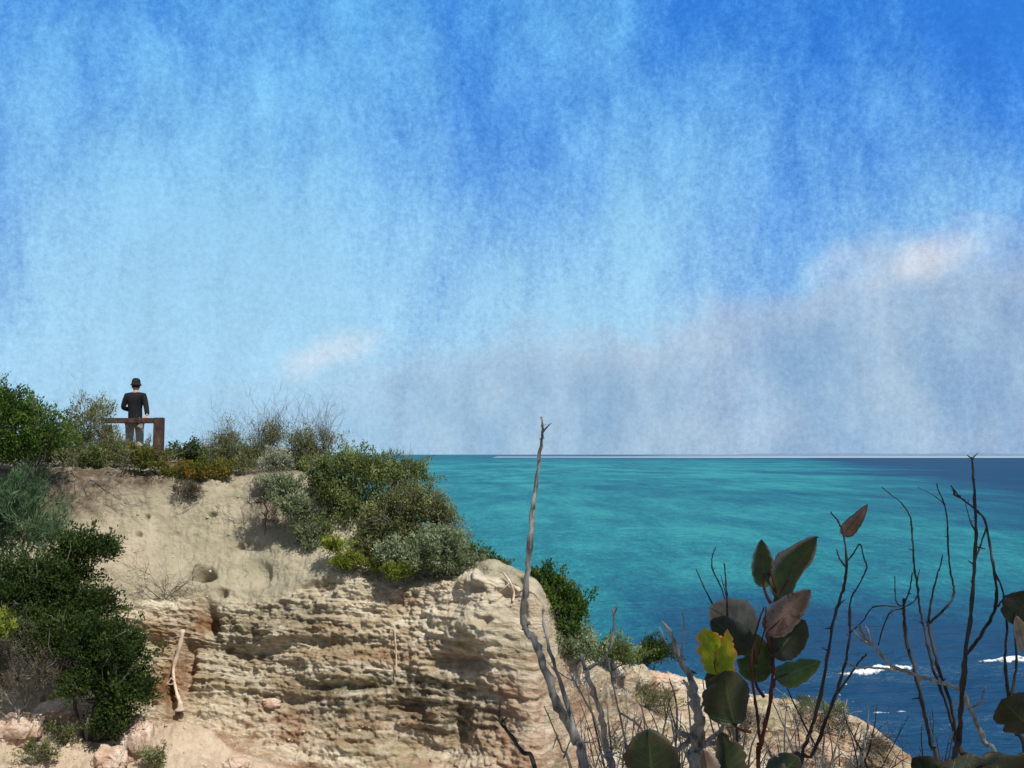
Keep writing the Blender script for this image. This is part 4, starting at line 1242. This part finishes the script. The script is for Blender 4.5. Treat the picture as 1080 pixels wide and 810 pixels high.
def fleshy_leaf(root, base, tip, width, depth, mat, tilt=0.0, cup=0.25, shape=0.45, notch=0, ddt=0.0, twist=0.0, lobed=False, petiole=None):
    """one broad leaf as a mesh with thickness: base and tip in photo pixels, width in pixels"""
    s = depth / 1000
    A, B = np.array(P(*base, depth)), np.array(P(*tip, depth + ddt))
    ax = B - A; L = np.linalg.norm(ax); ax /= L
    view = np.array([0, 1.0, 0.0])
    sd = np.cross(ax, view); sd /= np.linalg.norm(sd)
    nn = np.cross(sd, ax)
    ca, sa = math.cos(tilt), math.sin(tilt)
    sd, nn = sd * ca + nn * sa, nn * ca - sd * sa
    W = width * s / max(0.35, abs(ca))
    nu, nv = 34, 17
    uu = np.linspace(0, 1, nu); vv = np.linspace(-1, 1, nv)
    prof = (uu**shape * (1 - uu)**(1 - shape + 0.12)); prof /= prof.max()
    prof = np.maximum(prof, 0.02)
    rag = 1 + 0.10 * fbm(uu * 9 + RNG.random() * 30, 0 * uu, 0 * uu, 3)
    pl, pr = prof * rag, prof * (1 + 0.10 * fbm(uu * 8 + RNG.random() * 30, 0 * uu, 0 * uu, 3))
    if lobed:
        teeth = 0.66 + 0.34 * np.abs(np.sin(uu * 9.5 + 0.4))
        pl, pr = prof * teeth, prof * (0.62 + 0.38 * np.abs(np.sin(uu * 8.2 + 1.4)))
    for q in range(notch):
        c0 = RNG.uniform(0.3, 0.85); w0 = RNG.uniform(0.025, 0.06); dp = RNG.uniform(0.25, 0.5)
        if q % 2: pl = pl * (1 - dp * np.exp(-((uu - c0) / w0)**2))
        else: pr = pr * (1 - dp * np.exp(-((uu - c0) / w0)**2))
    half = np.where(vv[None] < 0, pl[:, None], pr[:, None]) * np.abs(vv[None]) * np.sign(vv[None]) * W / 2
    bow = (np.sin(uu * math.pi * 0.9)[:, None]) * L * 0.10
    wav = 0.06 * W * np.sin(uu * 11 + RNG.random() * 6)[:, None] * np.abs(vv[None])**2
    tw = twist * (uu - 0.3)[:, None]
    pts = A + ax * (uu * L)[:, None, None] + sd * (half * np.cos(tw))[..., None] + nn * ((cup * half**2 / (W / 2 + 1e-9) + bow * 0.6 + wav + half * np.sin(tw) - 0.04 * W * np.exp(-(vv[None] / 0.12)**2)))[..., None]
    th = 0.0009
    Vf = (pts + nn * th).reshape(-1, 3); Vb = (pts - nn * th).reshape(-1, 3)
    i = np.arange(nu - 1)[:, None] * nv; j = np.arange(nv - 1)[None]
    q1 = np.stack([i + j, i + j + 1, i + nv + j + 1, i + nv + j], -1).reshape(-1, 4)
    off = nu * nv
    q2 = q1[:, ::-1] + off
    rim_ = [k * nv for k in range(nu)] + [(nu - 1) * nv + k for k in range(1, nv)] + [k * nv + nv - 1 for k in range(nu - 2, -1, -1)] + [k for k in range(nv - 2, 0, -1)]
    q3 = np.array([(rim_[k], rim_[(k + 1) % len(rim_)], rim_[(k + 1) % len(rim_)] + off, rim_[k] + off) for k in range(len(rim_))])
    lu = np.tile(np.repeat(uu, nv), 2); lv = np.tile(np.tile(vv, nu), 2)
    o = mesh_np('leaf', np.vstack([Vf, Vb]), [q1, q2, q3], mat, True, {'lu': lu, 'lv': lv, 'var': np.full(2 * off, RNG.random())})
    put_under(o, root)
    if petiole is not None:
        mb = MB(); sp, sr = smooth_path([P(*petiole, depth), P((petiole[0] * .5 + base[0] * .5), (petiole[1] * .5 + base[1] * .5) + 2, depth), Vector(A), Vector(A + ax * L * .3)], [2.0 * s, 1.6 * s, 1.4 * s, .5 * s], 4)
        mb.tube(sp, sr, 6); oo = mb.build('leaf_stalk', M_WOOD_RED); put_under(oo, root)
    return o


def big_leaf_material(name, body, edge, vein, transl=0.15, blotch=None, rough=0.42):
    m, t = new_mat(name)
    geo = t.n('ShaderNodeNewGeometry'); p = geo.outputs['Position']
    lu, lv = t.attr('lu'), t.attr('lv')
    av = t.math('ABSOLUTE', lv)
    n1_ = t.noise(p, 60, 5, 0.65); n2_ = t.noise(p, 260, 4, 0.7)
    c = t.mix(t.ss(n1_, 0.35, 0.68), body, tuple(v * 1.7 for v in body))
    ef = t.ss(t.math('ADD', t.math('ADD', av, t.math('MULTIPLY', n1_, 0.35)), t.math('MULTIPLY', lu, 0.25)), 0.98, 1.28)
    c = t.mix(ef, c, edge)
    if blotch: c = t.mix(t.ss(n1_, 0.52, 0.62), c, blotch)
    vv_ = t.math('SINE', t.math('ADD', t.math('MULTIPLY', lu, 46.0), t.math('MULTIPLY', av, -9.0)))
    vf = t.math('MAXIMUM', t.ss(av, 0.07, 0.02), t.math('MULTIPLY', t.ss(vv_, 0.93, 1.0), 0.45))
    c = t.mix(t.math('MULTIPLY', vf, 0.9), c, vein)
    b = t.n('ShaderNodeBsdfPrincipled')
    t.put(b.inputs['Base Color'], c); b.inputs['Roughness'].default_value = rough; b.inputs['Specular IOR Level'].default_value = 0.25
    t.l.new(t.bump(t.math('ADD', n2_, t.math('MULTIPLY', vf, -0.8)), 0.35, 0.002), b.inputs['Normal'])
    tr = t.n('ShaderNodeBsdfTranslucent'); t.put(tr.inputs['Color'], t.mix(1.0, c, (1.0, 1.2, 0.45), 'MULTIPLY'))
    mx = t.n('ShaderNodeMixShader'); mx.inputs[0].default_value = transl
    t.l.new(b.outputs[0], mx.inputs[1]); t.l.new(tr.outputs[0], mx.inputs[2])
    o = t.n('ShaderNodeOutputMaterial'); t.l.new(mx.outputs[0], o.inputs[0])
    return m


F_DARK = big_leaf_material('dark_leaf', (0.013, 0.021, 0.009), (0.045, 0.035, 0.020), (0.035, 0.05, 0.018), 0.15, (0.030, 0.026, 0.014))
F_TWO_LIT = big_leaf_material('two_tone_lit_rim_leaf', (0.022, 0.042, 0.010), (0.22, 0.19, 0.16), (0.08, 0.06, 0.035), 0.2)  # green and grey leaf tones, with the big leaf's sunlit rim painted in
F_BROWN = big_leaf_material('brown_grey_leaf', (0.095, 0.068, 0.055), (0.21, 0.18, 0.155), (0.12, 0.06, 0.045), 0.1, (0.060, 0.036, 0.028))
F_PALE = big_leaf_material('pale_grey_leaf', (0.16, 0.145, 0.11), (0.30, 0.27, 0.21), (0.10, 0.09, 0.06), 0.12)
F_GREEN = big_leaf_material('mid_green_leaf', (0.045, 0.085, 0.022), (0.11, 0.15, 0.06), (0.13, 0.18, 0.08), 0.35)
F_YELLOW = big_leaf_material('yellow_leaf', (0.20, 0.27, 0.012), (0.62, 0.24, 0.06), (0.42, 0.42, 0.06), 0.45, (0.55, 0.46, 0.03))
F_DRY = big_leaf_material('dry_leaf', (0.13, 0.075, 0.045), (0.07, 0.05, 0.035), (0.06, 0.035, 0.02), 0.2)

GB = 'bare stems in the near bushes'
near_stem('bare_shrub', 660, 1.62, [([(620, 830), (606, 777), (590, 745), (574, 705), (563, 676), (552, 656), (555, 610), (560, 560), (565, 510), (571, 465), (572, 448), (571, 440)], 10, 1.5),
                                   ([(608, 780), (592, 722), (581, 690), (574, 660), (572, 643)], 4.5, 2.0), ([(571, 458), (577, 450), (582, 446)], 1.8, 0.9), ([(558, 655), (551, 664)], 3.5, 2.0)],
          M_WOOD_SILVER, 'tallest thick silvery dead stem with a long bare tip above the horizon', 'bare shrub', GB)
near_stem('bare_shrub', 600, 1.7, [([(568, 830), (550, 792), (534, 770), (527, 760), (527, 750), (528, 736)], 4.2, 1.2), ([(530, 764), (522, 757)], 2, 1), ([(529, 762), (535, 756)], 2, 0.9)],
          M_WOOD_DARK, 'short knobbly dead twig in front of the layered rock, apart from the rest', 'bare shrub', GB)
near_stem('bare_shrub', 640, 1.7, [([(604, 830), (592, 790), (584, 768), (574, 745)], 2.4, 1.0), ([(594, 800), (604, 778), (612, 790)], 1.6, 0.8), ([(588, 775), (583, 790)], 1.4, 0.6)],
          M_WOOD_GREY, 'thin grey dead twig crossing low in front of the tallest dead stem', 'bare shrub', GB)
near_stem('bare_shrub', 690, 1.55, [([(650, 840), (640, 792), (633, 752), (623, 722), (616, 702), (613, 690)], 6.5, 3.2), ([(618, 706), (634, 697), (645, 680), (648, 655), (646, 641)], 3.4, 1.8), ([(647, 650), (651, 640)], 1.8, 1.4)],
          M_WOOD_SILVER, 'silvery dead stem forked to a hooked arm beside the tallest stem', 'bare shrub', GB)
near_stem('bare_shrub', 690, 1.5, [([(664, 830), (659, 780), (650, 738), (640, 690)], 2.8, 1.3), ([(654, 752), (672, 764), (692, 790)], 2.2, 1.6), ([(665, 815), (670, 780), (676, 760)], 1.8, 0.9)],
          M_WOOD_SILVER, 'slim straight silver twig next to the hooked dead stem', 'bare shrub', GB)
near_stem('bare_shrub', 740, 1.4, [([(736, 840), (735, 800), (737, 770), (736, 748), (728, 716), (717, 696), (708, 668), (698, 655)], 15, 1.4),
                                   ([(718, 697), (721, 665), (720, 645)], 1.8, 0.8), ([(717, 695), (705, 682), (695, 660)], 1.5, 0.7), ([(733, 778), (714, 792), (700, 806), (690, 822)], 5, 3.5),
                                   ([(712, 792), (714, 760), (712, 735), (706, 716)], 2.6, 1.0), ([(737, 750), (746, 735), (750, 715)], 2.4, 1.2), ([(738, 790), (760, 770), (766, 748)], 5, 2.5)],
          M_WOOD_SILVER, 'thickest grey dead trunk with thin twigs in the middle of the near bushes', 'bare shrub', GB)
near_stem('bare_shrub', 700, 1.45, [([(700, 830), (697, 790), (702, 760), (700, 735)], 2.0, 0.9), ([(698, 785), (690, 760), (680, 742)], 1.4, 0.7), ([(699, 770), (708, 745)], 1.2, 0.6)],
          M_WOOD_GREY, 'small grey twig fork between the round dark leaf and the grey trunk', 'bare shrub', GB)

leafy = near_stem('leafy_plant', 800, 1.25, [([(800, 835), (803, 785), (812, 742), (815, 705), (815, 672), (816, 642), (818, 622), (812, 604), (808, 618)], 4.2, 1.6),
                                             ([(803, 790), (797, 742), (792, 705), (797, 668), (806, 640)], 3.2, 1.3), ([(800, 690), (806, 664), (808, 640)], 1.8, 1.0)],
                  M_WOOD_RED, 'leafy plant with red-brown stems and broad leaves, one of them yellow', 'plant')
l_ = fleshy_leaf(leafy, (806, 620), (803, 569), 23, 1.25, F_TWO_LIT, 0.3, 0.3, 0.42, 0, 0.02, petiole=(813, 636)); l_['label'] = 'small upright green leaf with a grey tip'
l_ = fleshy_leaf(leafy, (819, 632), (863, 566), 37, 1.25, F_TWO_LIT, -0.35, 0.35, 0.38, 0, 0.03, 0.3, petiole=(815, 650)); l_['label'] = 'largest upright dark leaf with its sunlit rim painted pale'
l_ = fleshy_leaf(leafy, (809, 668), (855, 622), 31, 1.22, F_BROWN, 0.2, 0.3, 0.40, 0, 0.0, 0.2, petiole=(812, 680)); l_['label'] = 'brownish grey dried leaf'
l_ = fleshy_leaf(leafy, (815, 692), (850, 654), 36, 1.27, F_DARK, 0.25, 0.3, 0.52, 1, 0.02, petiole=(814, 702))
l_ = fleshy_leaf(leafy, (818, 716), (866, 697), 23, 1.25, F_GREEN, 0.5, 0.4, 0.45, 1, 0.03, petiole=(815, 725))
l_ = fleshy_leaf(leafy, (797, 720), (797, 668), 36, 1.27, F_GREEN, 0.1, 0.2, 0.45, 1, 0.01, petiole=(806, 735))
l_ = fleshy_leaf(leafy, (757, 712), (743, 662), 38, 1.23, F_YELLOW, 0.35, 0.6, 0.42, 2, -0.01, 0.4, lobed=True, petiole=(790, 735)); l_['label'] = 'lobed yellow leaf with an orange tip'
fleshy_leaf(leafy, (764, 714), (767, 664), 20, 1.215, F_YELLOW, 0.4, 0.5, 0.42, 2, -0.01, 0.4, lobed=True)
l_ = fleshy_leaf(leafy, (774, 764), (764, 708), 52, 1.2, F_DARK, -0.2, 0.25, 0.50, 1, -0.01, petiole=(792, 772)); l_['label'] = 'big dark lower leaf'
l_ = fleshy_leaf(leafy, (796, 672), (748, 640), 44, 1.31, F_PALE, 0.3, 0.5, 0.5, 1, 0.03, petiole=(800, 690)); l_['label'] = 'pale curled leaf'
l_ = fleshy_leaf(leafy, (793, 682), (750, 654), 34, 1.26, F_DARK, -0.4, 0.3, 0.45, 0, 0.0, petiole=(798, 700))
l_ = fleshy_leaf(leafy, (757, 735), (762, 700), 30, 1.24, F_DARK, 0.2, 0.3, 0.5, 0, 0.0)
near_stem('bare_shrub', 770, 1.33, [([(778, 830), (776, 760), (768, 690), (767, 645), (766, 618), (764, 594)], 2.6, 1.2), ([(767, 640), (760, 618), (752, 602), (751, 588), (755, 577)], 1.5, 0.8),
                                   ([(766, 660), (756, 645), (742, 618), (734, 600)], 1.8, 0.9), ([(767, 632), (760, 606)], 1.0, 0.6)],
          M_WOOD_DARK, 'dark three-pronged bare twig rising behind the yellow leaf', 'bare shrub', GB)
f_ = near_stem('bare_shrub', 830, 1.4, [([(834, 835), (846, 795), (859, 758), (871, 705), (879, 655), (889, 622), (893, 596), (890, 566), (884, 550), (876, 540)], 3.8, 1.3), ([(892, 598), (886, 590), (882, 580)], 1.8, 1.2),
                                       ([(893, 592), (900, 584), (907, 574), (911, 588), (914, 600), (905, 618), (897, 634), (895, 660)], 1.4, 1.4)],
              M_WOOD_DARK, 'dark bare stem carrying one dry brown leaf near its tip', 'bare shrub', GB)
l_ = fleshy_leaf(f_, (889, 564), (915, 532), 14, 1.4, F_DRY, 0.5, 0.4, 0.38, 0, 0.02, 0.6); l_['label'] = 'dry brown pointed leaf'
near_stem('bare_shrub', 840, 1.45, [([(842, 835), (858, 795), (878, 742), (890, 705), (896, 672), (897, 640)], 3.8, 1.7), ([(884, 730), (905, 700), (914, 690)], 2.2, 1.5), ([(896, 668), (910, 655), (922, 640), (950, 640)], 1.3, 1.0),
                                   ([(862, 790), (846, 760), (832, 730), (826, 712)], 1.8, 0.8)],
          M_WOOD_DARK, 'slanting dark stem just beside the stem with the dry leaf', 'bare shrub', GB)
near_stem('bare_shrub', 1060, 1.35, [([(1052, 835), (1038, 782), (1022, 745), (1012, 727), (985, 718), (955, 708), (940, 702), (925, 686), (913, 674), (906, 660)], 4.6, 2.6), ([(942, 706), (918, 704), (903, 704), (893, 698)], 2.6, 1.4),
                                      ([(915, 678), (907, 674), (900, 664)], 2.2, 1.0), ([(918, 680), (916, 666), (912, 660)], 2.0, 1.0), ([(1022, 748), (1034, 740), (1040, 722)], 2.2, 1.4)],
          M_WOOD_SILVER, 'silver-barked dead branch slanting across in front of the white wave', 'bare shrub', GB)
near_stem('bare_shrub', 985, 1.5, [([(990, 835), (982, 785), (974, 748), (966, 712), (957, 680), (954, 655), (953, 632)], 4.0, 2.4), ([(954, 640), (946, 636), (944, 622), (944, 608)], 1.4, 0.8), ([(954, 637), (960, 620), (962, 604)], 1.5, 0.9),
                                  ([(953, 642), (940, 645), (932, 660), (926, 680)], 1.4, 1.2)],
          M_WOOD_DARK, 'stout dark stem with a blunt broken tip among finer twigs', 'bare shrub', GB)
near_stem('bare_shrub', 1015, 1.55, [([(1018, 835), (1008, 780), (998, 742), (984, 704), (976, 668), (970, 640), (967, 614), (964, 596), (962, 565), (960, 545), (950, 530), (940, 522), (930, 514)], 3.2, 0.8),
                                    ([(968, 628), (962, 636), (950, 642)], 1.2, 0.9), ([(967, 615), (970, 600)], 1.2, 0.8)],
          M_WOOD_DARK, 'thin arching twig whose tip bends over to a fine hook', 'bare shrub', GB)
near_stem('bare_shrub', 1020, 1.5, [([(1024, 835), (1012, 790), (1003, 745), (990, 706), (982, 672), (979, 655)], 3.4, 2.6), ([(979, 656), (983, 630), (988, 608), (992, 596), (994, 585)], 2.2, 0.9),
                                   ([(980, 657), (994, 645), (1004, 632), (1006, 620), (1002, 600), (1000, 575), (999, 550), (996, 532), (990, 518), (988, 510)], 2.4, 0.9), ([(996, 532), (984, 522), (968, 514)], 1.0, 0.5)],
          M_WOOD_DARK, 'dark Y-shaped stem forked in two above the silver branch', 'bare shrub', GB)
tall = near_stem('bare_shrub', 1005, 1.32, [([(1006, 835), (1012, 780), (1014, 735), (1018, 695), (1023, 655), (1027, 610), (1029, 570), (1028, 525), (1026, 496), (1025, 482)], 5.4, 1.5),
                                           ([(1019, 690), (1036, 668), (1050, 640), (1050, 612), (1044, 576), (1038, 548), (1026, 535), (1012, 524), (1003, 512)], 3.4, 1.2), ([(1028, 592), (1035, 572), (1041, 554)], 1.8, 1.2),
                                           ([(1028, 560), (1022, 545), (1018, 530)], 1.5, 0.8), ([(1025, 484), (1020, 480)], 1.4, 0.8), ([(1025, 484), (1031, 478)], 1.2, 0.7), ([(1012, 524), (1007, 522), (1006, 518)], 2.2, 1.6)],
                  M_WOOD_DARK, 'tallest dark bare stem with a side loop, its top touching the horizon', 'bare shrub', GB)
edge = near_stem('leafy_plant', 1080, 1.3, [([(1082, 835), (1072, 770), (1064, 735), (1060, 700), (1062, 660), (1058, 625), (1050, 605)], 4.0, 1.5), ([(1066, 740), (1072, 700), (1070, 660), (1074, 640)], 2.4, 1.4),
                                            ([(1052, 640), (1062, 628), (1072, 632)], 1.6, 1.2)],
                 M_WOOD_DARK, 'dark plant with broad leaves cut off by the photo edge past the tall stem', 'plant')
fleshy_leaf(edge, (1070, 660), (1086, 624), 34, 1.3, F_DARK, 0.2, 0.3, 0.5, 0)
fleshy_leaf(edge, (1082, 690), (1072, 650), 12, 1.28, F_PALE, 0.6, 0.6, 0.45, 0)
fleshy_leaf(edge, (1090, 770), (1056, 738), 44, 1.25, F_DARK, 0.2, 0.3, 0.5, 1)
low = near_stem('leafy_plant', 985, 1.15, [([(985, 850), (990, 825), (998, 812)], 4, 2), ([(988, 830), (1020, 815), (1040, 806)], 3, 2)], M_WOOD_DARK, 'low dark leaves along the bottom below the tall bare stem', 'plant')
fleshy_leaf(low, (975, 842), (1070, 800), 40, 1.15, F_DARK, 0.3, 0.3, 0.5, 1)
fleshy_leaf(low, (1020, 850), (962, 800), 36, 1.18, F_DARK, 0.1, 0.3, 0.5, 1)
fleshy_leaf(low, (1050, 850), (1096, 798), 44, 1.12, F_DARK, 0.1, 0.3, 0.5, 0)
rnd = near_stem('leafy_plant', 690, 1.1, [([(688, 850), (688, 828), (686, 812)], 4, 2), ([(688, 835), (700, 820), (706, 812)], 3, 2)], M_WOOD_RED, 'round dark green leaf standing alone below the hooked dead stem', 'plant')
fleshy_leaf(rnd, (690, 840), (684, 770), 58, 1.1, F_GREEN if False else F_DARK, 0.1, 0.25, 0.48, 1)
crl = near_stem('leafy_plant', 822, 1.12, [([(826, 850), (826, 832), (824, 818)], 4, 2), ([(826, 838), (800, 822), (770, 815)], 3, 2)], M_WOOD_DARK, 'dark curled withered leaves at the bottom under the leafy plant', 'plant')
fleshy_leaf(crl, (812, 828), (842, 798), 32, 1.12, F_DARK, 0.4, 0.9, 0.5, 1)
fleshy_leaf(crl, (770, 832), (762, 772), 28, 1.16, F_DARK, 0.5, 0.9, 0.45, 2)
fleshy_leaf(crl, (748, 836), (742, 790), 22, 1.16, F_BROWN, 0.5, 0.9, 0.45, 2)


def thicket(px0, px1, depth, n, mat, label, hmin, hmax):
    """a tangle of thin bare shoots rising from one root"""
    cx = 0.5 * (px0 + px1)
    b = P(cx, 1150, depth)
    b.z = -1.5
    root = empty('dead_bush', b, label, 'dead bush', 'tangles of bare twigs in the near bushes')
    s = depth / 1000
    mb = tw = MB()
    for k in range(n):
        px = RNG.uniform(px0, px1)
        h = 810 - RNG.uniform(hmin, hmax)
        d = depth + RNG.normal() * 0.08
        a = P(px + RNG.normal() * 14, 860, d); e = P(px + RNG.normal() * 22, h, d + RNG.normal() * 0.05)
        r0 = RNG.uniform(0.6, 1.7) * s
        sp, sr = smooth_path([b, b.lerp(a, 0.6), a, a.lerp(e, 0.5) + Vector(RNG.normal(size=3) * 0.008), e], [r0 * 1.6, r0 * 1.3, r0, r0 * 0.8, r0 * 0.4], 5)
        mb.tube(sp + RNG.normal(size=sp.shape) * r0 * 0.3, sr, 5)
        for q in range(3):
            st = sp[RNG.integers(11, len(sp) - 1)]
            dv = RNG.normal(size=3) * np.array([1, .6, .5]) + np.array([0, 0, 0.9])
            limb(tw, st, st + dv * RNG.uniform(10, 26) * s, r0 * 0.5, r0 * 0.2, 0.25, 4, 5)
    put_under(mb.build('trunk', mat), root)


thicket(610, 690, 1.75, 20, M_WOOD_GREY, 'pale tangle of bare twigs around the hooked dead stem', 20, 110)
thicket(690, 780, 1.6, 30, M_WOOD_GREY, 'tangle of bare twigs at the foot of the grey dead trunk', 15, 95)
thicket(800, 900, 1.7, 26, M_WOOD_SILVER, 'wispy pale twigs under the stem with the dry leaf', 10, 75)
thicket(900, 1010, 1.65, 14, M_WOOD_DARK, 'dark tangle of short twigs below the silver branch', 10, 70)

# unseen leafy shrub added towards the sun so its crown shades the near plants
sc_ = Vector((0.40, 1.3, -0.22)) + SDIR * 2.3
gx, gy = sc_.x + 0.35, sc_.y - 0.5
shade = empty('added_shade_shrub', (gx, gy, ground(gx, gy)), 'unseen leafy shrub added beside the viewpoint to shade the near twigs', 'shrub')
lb = [(sc_, (0.46, 0.30, 0.34)), (sc_ + Vector((0.30, -0.1, 0.05)), (0.30, 0.3, 0.3))]
V, Qd, var, cc_ = crown_arrays(lb, 330, 0.16, 0.10, 0.055, 0.2, 0.25, 60)
mb = MB()
gb = Vector(shade.location)
limb(mb, gb - Vector((0, 0, .2)), sc_ - Vector((0, 0, .3)), 0.04, 0.02, 0.1, 8)
for q in cc_[::3]: limb(mb, sc_ - Vector((0, 0, .3)), q, 0.012, 0.004, 0.2, 5)
put_under(mb.build('trunk', M_WOOD_GREY), shade)
put_under(mesh_np('crown', V, Qd, L_DEEP, False, {'var': var}), shade)
bpy.context.view_layer.update()
